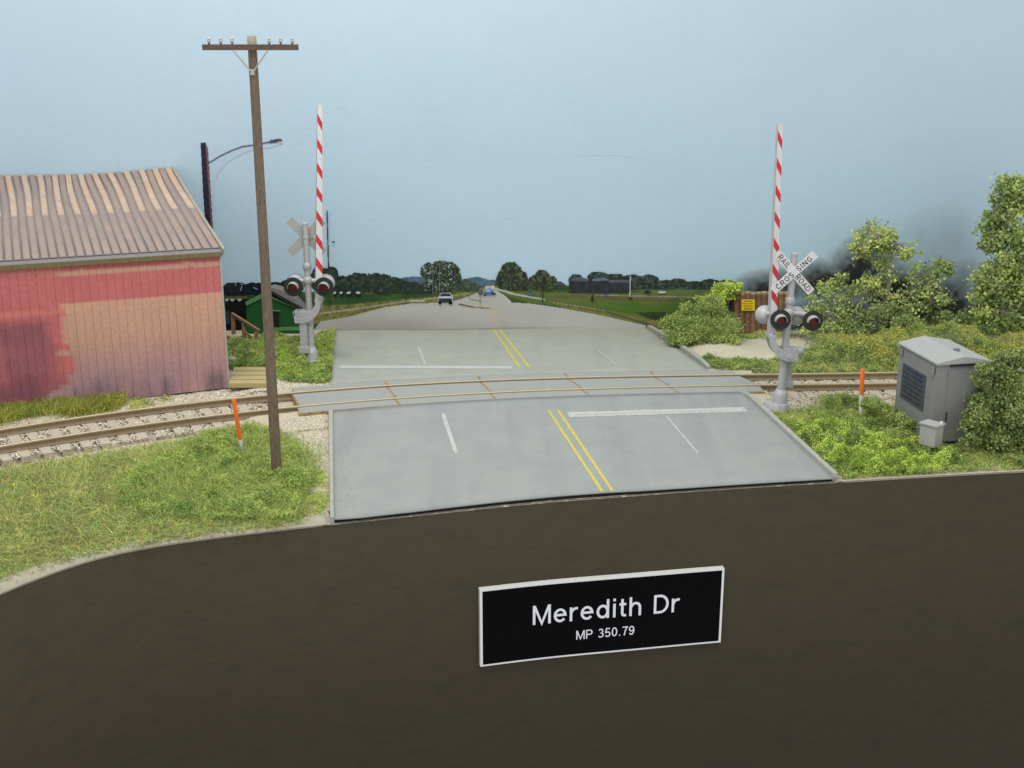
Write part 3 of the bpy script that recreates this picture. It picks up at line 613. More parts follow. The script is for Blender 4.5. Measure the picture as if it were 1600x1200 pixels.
relief("roof", tin, 39.80, 40.40, M_greytin, sh)
for p0, p1 in (((424,455),(473,482)),((421,456.5),(466,481))):
    q0, q1 = Vector(W(*p0, 39.79)), Vector(W(*p1, 39.79)); mb = MB(); mb.tube([q0, q1], .022, 5); put(mb.build("roof_seam", M_blackmat), sh)
# ------------------------------------------------------------------ wooden stair with handrail
st = empty("wooden_stairs", W(385,525,38.6)); tag(st, "brown wooden stairs with a sloping handrail beside the barn corner", "stairs")
def bar(name, a, b, ya, yb_, th, m, root):
    mb = MB(); p, q = Vector(W(*a, ya)), Vector(W(*b, yb_)); d = q-p; R = d.to_track_quat('Z', 'Y').to_matrix(); mb.box((p+q)/2, (th, th, d.length), R); return put(mb.build(name, m), root)
for a, b, y in (((364,491),(365,522),39.0),((381,504),(381,540),38.6),((400,519),(402,556),38.0)): bar("post", a, b, y, y, .12, M_stair, st)
bar("handrail", (362,490), (405,517), 39.0, 38.0, .09, M_stair, st); bar("handrail", (382,519), (399,531), 38.6, 38.0, .07, M_stair, st); bar("deck_board", (352,526), (381,536), 39.0, 38.6, .10, M_stair, st); bar("deck_board", (352,531), (376,539), 39.1, 38.7, .10, M_stair, st)
for k in range(3): bar("tread", (366+k*9,528+k*6), (380+k*8,526+k*7), 39.0-.2*k, 39.2-.2*k, .07, M_stair, st)
# tan plank crossing by the barn
dk = empty("plank_platform", P(388,598)); tag(dk, "small tan plank platform on the ballast beside the barn corner", "platform")
for k in range(4):
    ya, yb_ = 573.5+k*6.6, 578.6+k*6.8
    a0, a1, b1, b0 = P(366-k*2.2, ya, .22-.03*k), P(417, ya, .22-.03*k), P(417.5, yb_, .20-.03*k), P(364-k*2.2, yb_, .20-.03*k)
    mb = MB(); mb.add([a0,a1,b1,b0]+[q-np.array([0,0,.13]) for q in (a0,a1,b1,b0)], [(0,1,2,3),(7,6,5,4),(0,4,5,1),(1,5,6,2),(2,6,7,3),(3,7,4,0)]); put(mb.build("plank", M_tanplank), dk)
mb = MB(); a0 = P(366,573,.02); b0 = P(358,600,-.02); mb.add([a0, P(417,573,.02), P(417,600,-.02), b0]+[q-np.array([0,0,.2]) for q in (a0, P(417,573,.02), P(417,600,-.02), b0)], [(0,1,2,3),(7,6,5,4),(0,4,5,1),(1,5,6,2),(2,6,7,3),(3,7,4,0)]); put(mb.build("bearer", M_stair), dk)
# ------------------------------------------------------------------ red barn
cor = P(357,599, -.0); barn = empty("metal_barn", cor); tag(barn, "faded red and tan metal barn with a rusty ribbed roof", "barn")
ang = radians(24); dl = np.array([-cos(ang), -sin(ang)])        # along the front wall, leftwards
cz = 3.90
def wl(s, z, off=0.): return (cor[0]+dl[0]*s+off*sin(ang)*-1*-1, cor[1]+dl[1]*s-off*cos(ang), z)
def wallcol(s, z):
    n = fbm(s*10, z*10, 5, 3); x = 355-s*52.0+(n-.5)*14; v = 1-(z/ (cz-.08))+.02*(float(fbm(s*14, z*14, 5, 33))-.5); n2 = fbm(s*10, z*6, 9, 8); n3 = fbm(s*30, z*5, 6, 12)
    tan = np.array([198,156,134.]); red = np.array([192,110,108.]); pur = np.array([124,78,88.]); mauve = np.array([166,132,138.])
    lim = 133+ (6 if .64 < v < .82 else 0)+ 5*(n-.5)
    if .62 < v < .665: lim = 116+8*n
    if v > .80: lim = 136-(v-.8)*260
    if x > lim:
        c = tan*(.97+.07*n3)
        if .085+.012*(n-.5) < v < .285+.01*(n-.5) : c = red*(.97+.06*n)
        elif v < .05: c = red*.98
        elif v < .35 : c = tan*1.0
        else: c = tan*(1-.35*(n2-.3)*.3)
        k = np.clip((v-.55)/.3, 0, 1)*(.5+.5*n2*1.4); c = c*(1-k)+mauve*k
        if v > .80: k = np.clip((n3-.45)*3, 0, 1)*np.clip((v-.8)/.12, 0, 1)*.6; c = c*(1-k)+np.array([96,84,92])*k
    else:
        c = red.copy()*(.98+.05*n)
        k = np.clip((n2-.14)*2.3+(float(fbm(s*60, z*4, 6, 44))-.5)*.9, 0, 1)*np.clip((126-x)/26, 0, 1)*np.clip((v-.35)/.08, 0, 1); c = c*(1-k*.8)+pur*(.9+.3*n)*k*.8
        k = np.clip((n3-.35)*2, 0, 1)*(1 if .12 < v < .30 and 8 < x < 92 else 0)*.55; c = c*(1-k)+np.array([140,84,100])*k
        if .32 < v < .345: k = .35+(.5 if x > 94 else 0)*n; c = c*(1-k)+np.array([206,140,110.])*k
        if v > .75: k = np.clip((v-.75)/.2, 0, 1)*.6*n2*1.3; c = c*(1-k)+np.array([112,72,92])*k
        if v < .05 or (.05 < v < .09 and x > 110): c = c*.8+tan*.2
    return lin(np.clip(c, 0, 255))
pw = .445; npan = 18
for k in range(npan):
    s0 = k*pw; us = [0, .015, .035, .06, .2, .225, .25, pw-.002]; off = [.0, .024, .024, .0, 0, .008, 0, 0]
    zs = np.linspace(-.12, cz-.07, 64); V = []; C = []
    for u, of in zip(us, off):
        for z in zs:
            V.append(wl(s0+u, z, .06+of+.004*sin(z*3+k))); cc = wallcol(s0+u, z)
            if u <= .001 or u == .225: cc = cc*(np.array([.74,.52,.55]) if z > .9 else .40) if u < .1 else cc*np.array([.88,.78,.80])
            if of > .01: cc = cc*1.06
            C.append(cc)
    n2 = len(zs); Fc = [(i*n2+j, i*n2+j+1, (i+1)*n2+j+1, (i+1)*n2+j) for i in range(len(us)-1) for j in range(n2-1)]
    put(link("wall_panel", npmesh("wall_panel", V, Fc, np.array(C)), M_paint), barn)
mb = MB(); L_ = npan*pw
back = lambda s, z: (cor[0]+dl[0]*s-3.4*(1 if s < 1 else 1), YB-.03, z)
mb.add([wl(0,-.2,0), wl(L_,-.2,0), wl(L_,cz-.1,0), wl(0,cz-.1,0), back(0,-.2), back(L_,-.2), back(L_,4.6), back(0,4.6)], [(0,1,2,3),(4,7,6,5),(0,3,7,4),(1,5,6,2),(3,2,6,7)]); put(mb.build("wall_core", M_dark), barn)
mb = MB(); q = [wl(-.03, cz-.14, .075), wl(L_, cz-.14, .075), wl(L_, cz-.03, .075), wl(-.03, cz-.03, .075)]; q2 = [(a, b+.05, c) for a, b, c in q]
mb = MB(); mb.add([wl(-.05,cz-.13,.17), wl(L_,cz-.13,.17), wl(L_,cz-.01,.17), wl(-.05,cz-.01,.17), wl(-.05,cz-.13,.03), wl(L_,cz-.13,.03), wl(L_,cz-.01,.03), wl(-.05,cz-.01,.03)], [(0,1,2,3),(7,6,5,4),(0,4,5,1),(3,2,6,7),(0,3,7,4),(1,5,6,2)]); put(mb.build("eave_board", M_olive), barn)
mb = MB(); mb.add([wl(-.015,-.15,.11), wl(.03,-.15,.11), wl(.03,cz-.12,.11), wl(-.015,cz-.12,.11), wl(-.015,-.15,0), wl(.03,-.15,0), wl(.03,cz-.12,0), wl(-.015,cz-.12,0)], [(0,1,2,3),(7,6,5,4),(0,4,5,1),(3,2,6,7),(0,3,7,4),(1,5,6,2)]); put(mb.build("corner_trim", M_boxroof), barn)
# roof: from the eave back to the wall
ridge_px = [(-160,282),(0,275),(60,274),(130,273),(180,270),(220,266),(268,262)]
def ridge(e):                                   # e: photo x on the eave -> ridge point
    r = 268-(347-e)*.795; yy = np.interp(r, [a for a, b in ridge_px], [b for a, b in ridge_px]); return W(r, yy, YB-.06)
def eave(e):
    s = (355-e)/52.0*1.0 if False else 0
    # solve along the eave line
    lo, hi = -.5, 12.
    for _ in range(30):
        m_ = (lo+hi)/2; q = wl(m_, cz, .15); d = q[1]*cos(PITCH)+(H-q[2])*sin(PITCH); px = 800+F*q[0]/d
        if px > e: lo = m_
        else: hi = m_
    return np.array(wl(m_, cz+.03, .14))
def roofcol(t, k, n):
    g = np.array([150,134,124.])+np.array([8,4,2])*(n-.5)*4
    if t < .05: g = np.array([146,136,130.])
    lt = np.array([190,168,148.])*(.88+.24*n)
    if n > .56: lt = lt*.45+np.array([182,146,116.])*.55
    if k % 2 == 0 and t > .47: g = lt
    return g
es = np.arange(348, -130, -14.2)
mbd = MB(); dv = []
for e in np.linspace(350, -130, 40): a, b = eave(e), ridge(e); dv += [a-[0,0,.03], b-[0,0,.03]]
Fc = [[2*i, 2*i+1, 2*i+3, 2*i+2] for i in range(39)]
nb = len(dv); mbd.add(dv+[q-np.array([0,0,.08]) for q in dv], Fc+[[f[0]+nb, f[3]+nb, f[2]+nb, f[1]+nb] for f in Fc]+[[0,nb,nb+1,1],[nb-2,nb-1,2*nb-1,2*nb-2]]+[[2*i,2*i+2,2*i+2+nb,2*i+nb] for i in range(39)])
M_deck = mat("roof deck", (124,118,116), .85, .15, 10, .2, 40)
put(mbd.build("roof_deck", M_deck), barn)
for k, e in enumerate(es):
    V = []; C = []; nt_ = 40
    a0, a1 = eave(e-.7), eave(e-13.5); r0, r1 = ridge(e-.7), ridge(e-13.5)
    for i in range(nt_+1):
        t = .03+.97*i/nt_; p = a0*(1-t)+r0*t; q = a1*(1-t)+r1*t
        wob = .09*sin(t*6+k*.5)*(t > .3)*(t-.3) 
        sag = -.10*sin(pi*t)
        drop = -.04*max(0, (1-t/.02)) if t < .02 else 0
        for u, h in ((0,-.012),(.10,.022),(.88,.022),(1,-.012)):
            m_ = p*(1-u)+q*u; V.append(m_+np.array([wob, 0, h+sag*.4+drop]))
            n = float(fbm(k*7+u*3, t*30, 3, 5)); cc = roofcol(t, k, n)
            if u in (0, 1): cc = cc*np.array([.50,.54,.60])
            C.append(lin(np.clip(cc, 0, 255)))
    Fc = [(i*4+j, i*4+j+1, (i+1)*4+j+1, (i+1)*4+j) for i in range(nt_) for j in range(3)]
    Fc += [(0,3,2,1)]
    put(link("roof_rib", npmesh("roof_rib", V, Fc, np.array(C)), M_paint), barn)
mb = MB(); a, b = Vector(eave(350)), Vector(ridge(349)); mb.tube([a+Vector((0,0,.02)), (a+b)/2+Vector((0,0,-.03)), b], .045, 6); put(mb.build("rake_trim", M_rim), barn)
# ------------------------------------------------------------------ utility pole
pb = P(433,745); up = empty("utility_pole", pb); up.scale = (1, 1, (W(393,74,pb[1])[2]-pb[2])/9.33); tag(up, "tall weathered wooden utility pole with one crossarm and six insulators", "utility pole")
mb = MB(); 
pts = [(0,0,-.3),(0,0,3),(0,0,6),(0,0,9.0),(0,0,9.32)]; mb.tube(pts, [.122,.115,.105,.095,.093], 14); o = mb.build("pole", M_wood, up, smooth=True)
MB().tube([(0,0,9.321),(0,0,9.54),(0,0,9.56)], [.098,.095,.08], 12).build("pole_top", M_woodpale, up, smooth=True)
MB().box((-.01,-.13,9.33), (1.98,.11,.115)).build("crossarm", M_arm, up, bevel=.008)
for s in (-1,1):
    MB().tube([(s*.36,-.20,9.27),(s*.03,-.13,8.86)], .018, 6).build("brace", M_insul, up)
MB().box((0,-.115,8.84), (.09,.05,.12)).build("brace_bracket", M_insul, up, bevel=.01)
for px in (329,347,364.5,421.5,439,457):
    x = (px-393)/F*24.3; mb = MB(); mb.tube([(x,-.13,9.385),(x,-.13,9.43)], .022, 8); p_ = mb.build("insulator_pin", M_arm, up)
    MB().tube([(x,-.13,9.42),(x,-.13,9.45),(x,-.13,9.475),(x,-.13,9.50),(x,-.13,9.52)], [.036,.042,.028,.034,.014], 10).build("insulator", M_insul, up, smooth=True)
# ------------------------------------------------------------------ crossing signals
def signal(base, yaw, label, lean, camside_dx, farside_dx, boards_front, sc=1.0, zc=3.69, zl=2.44, zm=0., armx=-.40, tilt=-3.9, spread=.43, rs=.285, low=0.):
    r = empty("crossing_signal", base, yaw); tag(r, label, "crossing signal", "railroad crossing signals"); r.rotation_euler = (0, radians(lean), yaw); r.scale = (sc, sc, sc)
    MB().tube([(0,0,.05),(0,0,1.5),(0,0,4.15)], [.118,.102,.088], 16).build("mast", M_silver, r, True)
    MB().tube([(0,0,4.13),(0,0,4.18),(0,0,4.21)], [.095,.095,.05], 16).build("mast_cap", M_silver, r, True)
    MB().tube([(0,0,-.1),(0,0,.30),(0,0,.36),(0,0,.44)], [.20,.20,.17,.13], 10).build("pedestal", M_silver, r, True)
    mb = MB(); rr = random.Random(3); ring = [(.36*(1+.25*rr.random())*cos(a)-.08, .30*(1+.3*rr.random())*sin(a)) for a in np.linspace(0, 2*pi, 12)[:-1]]
    mb.prism(ring, lambda u, v: (u, v, -.15), lambda u, v: (u*.8, v*.8, .06)); mb.build("footing", M_silver, r, bevel=.02)
    MB().tube([(0,0,2.78),(0,0,2.84),(0,0,2.96),(0,0,3.02)], [.09,.13,.13,.09], 14).build("collar", M_silver, r, True)
    MB().tube([(0,0,zc-.07),(0,0,zc),(0,0,zc+.07)], [.085,.11,.085], 14).build("board_clamp", M_silver, r, True)
    # crossbuck
    yb = -.13
    for sgn, y_, txt, mm in ((-1, yb, ("CROS","SING"), M_board), (1, yb+.03, ("RAIL","ROAD"), M_board)):
        A = radians(45)*(-sgn)
        R2 = lambda u, v: (u*cos(A)-v*sin(A), u*sin(A)+v*cos(A))
        mb = MB(); hl, hw = (.73, .11) if boards_front else (.70, .132)
        mb.prism([(-hl,-hw),(hl,-hw),(hl,hw),(-hl,hw)], lambda u, v: (R2(u,v)[0], y_-.01, zc+R2(u,v)[1]), lambda u, v: (R2(u,v)[0], y_+.012, zc+R2(u,v)[1]))
        bo = mb.build("crossbuck_board", M_board if boards_front else M_greyback, r)
        if boards_front:
            cs = ((-.40, txt[0]), (.385, txt[1])) if sgn == 1 else ((-.325, txt[0]), (.345, txt[1]))
            for cx_, tx in cs:
                text_mesh(tx, .152, M_letter, lambda x, y, d, cx_=cx_, y_=y_, R2=R2: (R2(x+cx_, y)[0], y_-.0105-d, zc+R2(x+cx_, y)[1]), "lettering", bo, spacing=1.3 if sgn == 1 else 1.7, wt=.14)
    # lamp bracket and four lamps
    MB().tube([(-.62,0,zl+.08),(-.3,0,zl+.12),(0,0,zl+.14),(.3,0,zl+.12),(.62,0,zl+.08)], .07, 10).build("lamp_bracket", M_silver, r, True)
    MB().tube([(0,0,zl),(0,0,zl+.08),(0,0,zl+.2),(0,0,zl+.26)], [.09,.14,.14,.09], 12).build("bracket_hub", M_silver, r, True)
    for side, dx in ((-1, camside_dx), (1, farside_dx)):
        for s in (-1, 1):
            x = dx+s*spread; z = zl; y = side*.30
            la = empty("lamp"); la.parent = r; la.location = (x, y, z); la.rotation_euler = (0, 0, 0 if side < 0 else pi)
            MB().tube([(0,.0,0),(0,.04,0),(0,.16,0),(0,.25,0),(0,.285,0)], [rs*.97,rs*.95,rs*.78,rs*.42,.03], 20).build("housing", M_silver, la, True)
            MB().tube([(0,-.03,0),(0,0,0)], [rs,rs], 28).build("shield", M_black, la, True)
            MB().tube([(0,-.055,-.01),(0,-.045,-.01),(0,-.03,-.01)], [.05,.115,.12], 18).build("lens", M_lens, la, True)
            mb = MB(); n = 12; V = []; Fc = []
            for i in range(n+1):
                a = radians(-10+200*i/n)
                for rr_, yy in ((.165,-.03),(.155,-.26),(.143,-.26),(.15,-.03)): V.append((rr_*cos(a), yy+ (.10*(1-sin(max(0,a))) if yy < -.1 and 0 < a < pi else (.1 if yy < -.1 else 0)), rr_*sin(a)-.005))
            for i in range(n):
                for j in range(4): Fc.append([i*4+j, i*4+(j+1) % 4, (i+1)*4+(j+1) % 4, (i+1)*4+j])
            mb.add(V, Fc+[[0,1,2,3],[n*4+3,n*4+2,n*4+1,n*4]]); mb.build("visor", M_hood, la, True)
            MB().tube([(x*.96, y*.3, z+.09),(x, side*.17, z+.05)], .04, 8).build("lamp_arm", M_silver, r, True)
    # gate mechanism, curved arm bracket, hanging counterweight
    MB().box((.12,0,1.44+zm), (.44,.36,.40)).build("gate_mechanism", M_silver, r, bevel=.05)
    MB().tube([(.30,-.02,1.50+zm),(.42,-.02,1.54+zm),(.50,-.02,1.54+zm)], [.12,.13,.05], 12).build("motor_housing", M_silver, r, True)
    MB().tube([(.10,-.17,1.42+zm),(.10,-.275,1.42+zm)], [.09,.07], 14).build("pivot_cap", M_silver, r, True)
    for yy, nm in ((-.24, 0), (.20, 1)):
        outer = []; inner = []
        for i in range(15):
            a = radians(182+88*i/14); outer.append((armx+.54+.66*cos(a)*.98-.0, 1.94+zm+.66*sin(a))); wdd = .17+.12*(i/14); inner.append((armx+.54+(.66-wdd)*cos(a), 1.94+zm+(.66-wdd)*sin(a)))
        poly = outer+[(armx+.70,1.28+zm),(armx+.72,1.50+zm),(armx+.6,1.58+zm)]+inner[::-1]
        mb = MB(); mb.prism(poly, lambda u, v: (u, yy, v), lambda u, v: (u, yy+.045, v)); mb.build("arm_bracket", M_silver, r, bevel=.008)
    MB().box((armx-.02,-.02,1.94+zm), (.22,.44,.10)).build("arm_socket", M_silver, r, bevel=.02)
    MB().tube([(armx-.04,-.17,1.99+zm),(armx-.04,-.17,2.05+zm)], [.05,.03], 8).build("socket_bolt", M_silver, r, True)
    MB().box((.17,.16,.95-low/2+zm/2), (.22,.09,.95+low+zm)).build("counterweight_arm", M_silver, r, bevel=.012)
    MB().box((.18,.16,.55-low), (.34,.13,.20)).build("counterweight", M_silver, r, bevel=.02)
    # striped gate arm
    g = empty("gate_arm"); g.parent = r; g.location = (armx, 0, 1.90+zm); g.rotation_euler = (0, radians(tilt), radians(20))
    Ln = 5.62 if boards_front else 5.72; w0, w1 = .105, .068; dp0, dp1 = .16, .09
    V = []; 
    for z, wq, dq in ((0, w0, dp0), (Ln, w1, dp1)): V += [(-wq,-dq/2,z),(wq,-dq/2,z),(wq,dq/2,z),(-wq,dq/2,z)]
    mb = MB(); mb.add(V, [(0,1,5,4),(1,2,6,5),(2,3,7,6),(3,0,4,7),(4,5,6,7),(3,2,1,0)]); mb.build("arm_tube", M_silver, g)
    for side in (-1, 1):
        V = [(-w0,side*(dp0/2+.001),0),(w0,side*(dp0/2+.001),0),(w1,side*(dp1/2+.001),Ln),(-w1,side*(dp1/2+.001),Ln)]; mb = MB(); mb.add(V, [(0,1,2,3)]); mb.build("white_face", M_board, g)
    z = .15; per = .69; k = 0
    while z < Ln-.25:
        for side in (-1, 1):
            def pt(u, zz):
                zz = min(zz, Ln-.01); t = zz/Ln; wq = w0+(w1-w0)*t; dq = dp0+(dp1-dp0)*t; return (u*wq, side*(dq/2+.003), zz)
            s_ = 1 if (side < 0) else -1
            if not boards_front: s_ = -s_ if side < 0 else 1
            # stripe falls to the right as seen from its own side
            l0, l1 = (z+.26, z+.50); r0, r1 = (z, z+.24)
            ql = [(-1, l0), (1, r0), (1, r1), (-1, l1)] if side < 0 else [(1, l0), (-1, r0), (-1, r1), (1, l1)]
            mb = MB(); mb.add([pt(a, b) for a, b in ql], [(0,1,2,3)]); mb.build("red_stripe", M_pinkred, g)
        z += per; k += 1
    return r
bR = P(1218,632); bL = P(487,564)
signal(tuple(bR), 0, "silver crossing signal with lettered crossbuck facing us beside the near right kerb", 2.0, .15, -.15, True, rs=.275)
signal(tuple(bL), pi, "silver crossing signal showing its blank crossbuck back near the barn and green shed", 0.0, -.03, -.07, False, 1.04, zc=3.76, zl=2.34, zm=-.06, armx=-.29, tilt=-2.9, spread=.455, low=.16)
# ------------------------------------------------------------------ relay cabinet
Lb, Fb, Rb = P(1396,652), P(1453,696), P(1531,690)
cab = empty("relay_cabinet", Fb); tag(cab, "large grey metal relay cabinet with peaked lid and text panel", "relay cabinet")
Kb = Lb+Rb-Fb; hz = 2.08
e1 = (Lb-Fb)[:2]; e2 = (Rb-Fb)[:2]; n1 = np.linalg.norm(e1); n2 = np.linalg.norm(e2); e1 /= n1; e2 /= n2
def cb(u, v, z): q = Fb[:2]+e1*u+e2*v; return (q[0], q[1], z+Fb[2])      # u along the left face, v along the front face
def cbox(name, u0, u1, v0, v1, z0, z1, m, root=cab, bevel=.0):
    mb = MB(); mb.add([cb(u0,v0,z0), cb(u1,v0,z0), cb(u1,v1,z0), cb(u0,v1,z0), cb(u0,v0,z1), cb(u1,v0,z1), cb(u1,v1,z1), cb(u0,v1,z1)], [(3,2,1,0),(4,5,6,7),(0,1,5,4),(1,2,6,5),(2,3,7,6),(3,0,4,7)]); return put(mb.build(name, m, None, bevel=bevel), root)
cbox("body", 0, n1, 0, n2, .06, hz-.02, M_box, bevel=.012)
# no stain on the body: the cabinet paint varies only by noise
cbox("plinth", .06, n1-.06, .06, n2-.06, -.1, .06, M_dark)
mb = MB(); ov = .05; zr = hz+.17
pts = [cb(-ov,-ov,hz-.02), cb(-ov,n2+ov,hz-.02), cb(n1+ov,n2+ov,hz-.02), cb(n1+ov,-ov,hz-.02)]
up_ = [cb(-ov,-ov,hz+.03), cb(-ov,n2/2,zr), cb(-ov,n2+ov,hz+.03), cb(n1+ov,-ov,hz+.03), cb(n1+ov,n2/2,zr), cb(n1+ov,n2+ov,hz+.03)]
mb.add(pts+up_, [(0,3,2,1),(4,5,8,7),(5,6,9,8),(0,1,6,5,4),(3,7,8,9,2),(0,4,7,3),(1,2,9,6)]); put(mb.build("roof", M_boxroof, None, bevel=.01), cab)
cbox("gable_lip", -.075, -.052, .30, n2-.18, hz-.06, hz-.015, M_dark)
dr = cbox("door", -.018, .0, .30, n2-.02, .10, hz-.10, M_box)
hd = cbox("door_handle", -.045, -.018, .235+.10, .26+.10, .62, .84, M_dark)
cbox("corner_trim", .0, .16, -.02, 0, .1, hz-.30, M_box)
cbox("hinge", .10, .24, -.045, -.02, hz-.36, hz-.10, M_box, bevel=.01); cbox("hinge", n1-.26, n1-.10, -.045, -.02, hz-.26, hz-.10, M_box, bevel=.01)
cbox("roof_lug", n1*.25, n1*.25+.1, n2*.52, n2*.62, zr-.03, zr+.05, M_box, bevel=.01)
M_plate = mat("text panel grey", (74,80,86), .6, .08, 12)
cbox("text_panel", n1*.25, n1*.86, -.02, 0, .72, 1.64, M_plate)
M_ink = mat("navy print", (52,58,84), .6, .2, 20); M_ink2 = mat("dark print", (56,61,66), .6, .2, 20)
rr = random.Random(5); mb = MB(); mb2 = MB()
for row in range(7):
    z1 = 1.59-row*.122; u = n1*.83
    while u > n1*.32:
        l = rr.uniform(.02,.05); b_ = mb if row < 2 else mb2; u0 = max(u-l, n1*.29); h_ = rr.uniform(.055,.08)
        b_.add([cb(u0,-.024,z1-h_), cb(u,-.024,z1-h_), cb(u,-.024,z1), cb(u0,-.024,z1)], [(0,1,2,3)]); u -= l+(.012 if rr.random() < .75 else .05)
tag(put(mb.build("panel_print", M_ink), cab), kind='stuff'); tag(put(mb2.build("panel_print", M_ink2), cab), kind='stuff')
# small meter box
mbx = P(1452,708); me_ = empty("meter_box", mbx, radians(38)); tag(me_, "small pale grey junction box on short legs before the big cabinet", "junction box")
MB().box((0,0,.48), (.34,.42,.52)).build("body", M_greyback, me_, bevel=.015)
MB().box((0,0,.755), (.40,.48,.04)).build("lid", M_boxroof, me_, bevel=.008)
for s in (-1, 1): MB().tube([(s*.06,-.05,-.2),(s*.06,-.05,.25)], .03, 8).build("leg", M_silver, me_, True)
MB().box((0,.245,.62), (.10,.05,.07)).build("latch", M_white, me_, bevel=.01); MB().tube([(.15,-.15,.77),(.15,-.15,.81)], .04, 8).build("knob", M_white, me_, True)
# ------------------------------------------------------------------ marker posts
def marker(base, top, y_, label):
    b = P(*base); t = W(*top, b[1]); r = empty("marker_post", b); tag(r, label, "marker post", "orange and white marker posts")
    d = Vector(t-b); L = d.length; R = d.to_track_quat('Z', 'Y').to_matrix().to_4x4(); r.rotation_euler = R.to_euler()
    rad = 3.5*zpx(b[1])/F
    MB().tube([(0,0,-.1),(0,0,L*y_)], rad*.95, 12).build("white_lower", M_white, r, True); MB().tube([(0,0,L*y_),(0,0,L-.02),(0,0,L)], [rad,rad,rad*.8], 12).build("orange_upper", M_orange, r, True)
marker((1345,650),(1347.5,577),.46,"orange topped marker post standing before the relay cabinet")
marker((378,704),(365,623),.22,"mostly orange marker post standing in grass left of the utility pole")
# ------------------------------------------------------------------ board fence with a yellow notice
fe = empty("board_fence", W(1185,520,39.9)); tag(fe, "short brown board fence section carrying a small yellow notice", "fence")
rr = random.Random(9)
xs_ = np.linspace(1146.5, 1234, 11)
for k, (a, b) in enumerate(zip(xs_, xs_[1:])):
    tp = 456+rr.uniform(-.8,.8); mb = MB(); y0 = 39.9+rr.uniform(-.015,.015)
    q = [W(a+.4,524,y0), W(b-.4,524,y0), W(b-.4,tp,y0), W(a+.4,tp,y0)]; zz = np.linspace(0, 1, 14); V = []; C = []
    for t in zz:
        for pp in (q[0]*(1-t)+q[3]*t, q[1]*(1-t)+q[2]*t):
            V += [pp, pp+np.array([0,.06,0])]; n = fbm(k*9, t*20, 4, 6); cc = np.array([122,92,68.])*(.7+.6*n)+np.array([20,16,12])*(vnoise(k*5, t*40, 3, 2)); 
            if t > .97: cc = np.array([176,156,124.])
            C += [lin(cc)]*2
    Fc = []
    for i in range(13): b_ = i*4; c4 = b_+4; Fc += [(b_,b_+2,c4+2,c4),(b_+1,c4+1,c4+3,b_+3),(b_,c4,c4+1,b_+1),(b_+2,b_+3,c4+3,c4+2)]
    Fc += [(52,54,55,53)]
    put(link("board", npmesh("board", V, Fc, np.array(C)), M_plank), fe)
for a, b, ya, yb_ in ((1135,1140.5,40.3,40.1),(1141,1146,40.1,39.92)):
    q = [W(a,500,ya), W(b,506,yb_), W(b,456,yb_), W(a,455,ya)]; V = [q[0],q[1],q[2],q[3]]+[p_+np.array([.05,.05,0]) for p_ in q]
    put(link("board", npmesh("board", V, [(0,1,2,3),(7,6,5,4),(0,4,5,1),(1,5,6,2),(2,6,7,3),(3,7,4,0)], np.tile(lin((78,62,48)), (8,1))), M_plank), fe)
nt2 = empty("yellow_notice", W(1169,485,39.85)); tag(nt2, "small yellow notice with dark heading fixed to the brown fence", "notice")
def flat(name, pl, y, m, root, t=.012):
    mb = MB(); mb.prism(pl, lambda a, b: WW(a, b, y), lambda a, b: (WW(a, b, y)[0], y+t, WW(a, b, y)[2])); return put(mb.build(name, m), root)
flat("plate", [(1158.6,468),(1179.4,468),(1179.4,485.5),(1158.8,485.5)], 39.84, M_yellow, nt2)
M_nt = mat("notice print", (92,74,20), .7, .1, 10)
text_mesh("WARNING", .055, M_nt, lambda x, y, d: (W(1169,470.7,39.835)[0]+x, 39.837-d*.3, W(1169,470.7,39.835)[2]+y), "lettering", nt2, wt=.2).matrix_parent_inverse = Matrix.Translation(nt2.location).inverted()
for yy, a, b in ((474,1160,1178),(476.6,1162,1176),(479,1161,1177),(481.2,1163,1176),(483.2,1162,1175)): flat("text_line", [(a,yy),(b,yy),(b,yy+.6),(a,yy+.6)], 39.832, M_nt, nt2, .004)
# ------------------------------------------------------------------ name sign on the fascia
def fas_pt(x, off): 
    y = float(yf(x)); dy = float(yf(x+.01)-yf(x-.01))/.02; L = sqrt(1+dy*dy); return (x+dy/L*off, y-off/L)
def find_x(px, py_guess):
    lo, hi = -12., 14.
    for _ in range(50):
        m_ = (lo+hi)/2; q = ray(px, py_guess); y = float(yf(m_)); t = y/q[1]
        if q[0]*t > m_: lo = m_
        else: hi = m_
    return m_
xa = find_x(748, 980); xb = find_x(1126, 940)
za = W(748,920,float(yf(xa)))[2]; zb = W(748,1042,float(yf(xa)))[2]
za2 = W(1130,881,float(yf(xb)))[2]; zb2 = W(1119,996,float(yf(xb)))[2]
z_t = (za+za2)/2; z_b = (zb+zb2)/2
print("sign", xa, xb, za, za2, zb, zb2)
sg = empty("name_sign", (*fas_pt((xa+xb)/2, .05), z_b)); tag(sg, "black name sign with white rim and white lettering on the olive fascia", "sign")
def curved_plate(name, x0, x1, z0, z1, o0, o1, m, n=40, bev=0):
    V = []
    for i in range(n+1):
        x = x0+(x1-x0)*i/n
        for o, z in ((o0, z0), (o1, z0+bev), (o1, z1-bev), (o0, z1)): p_ = fas_pt(x, o); V.append((*p_, z))
    Fc = [[i*4+j, (i+1)*4+j, (i+1)*4+(j+1) % 4, i*4+(j+1) % 4] for i in range(n) for j in range(4)]+[[0,1,2,3],[n*4+3,n*4+2,n*4+1,n*4]]
    mb = MB(); mb.add(V, Fc); return put(mb.build(name, m), sg)
bw = .055
curved_plate("rim", xa, xb, z_b, z_t, .01, .14, M_signwhite, bev=.012)
curved_plate("face", xa+bw, xb-bw, z_b+bw, z_t-bw, .13, .144, M_signblack)
xm = (xa+xb)/2; hgt = z_t-z_b
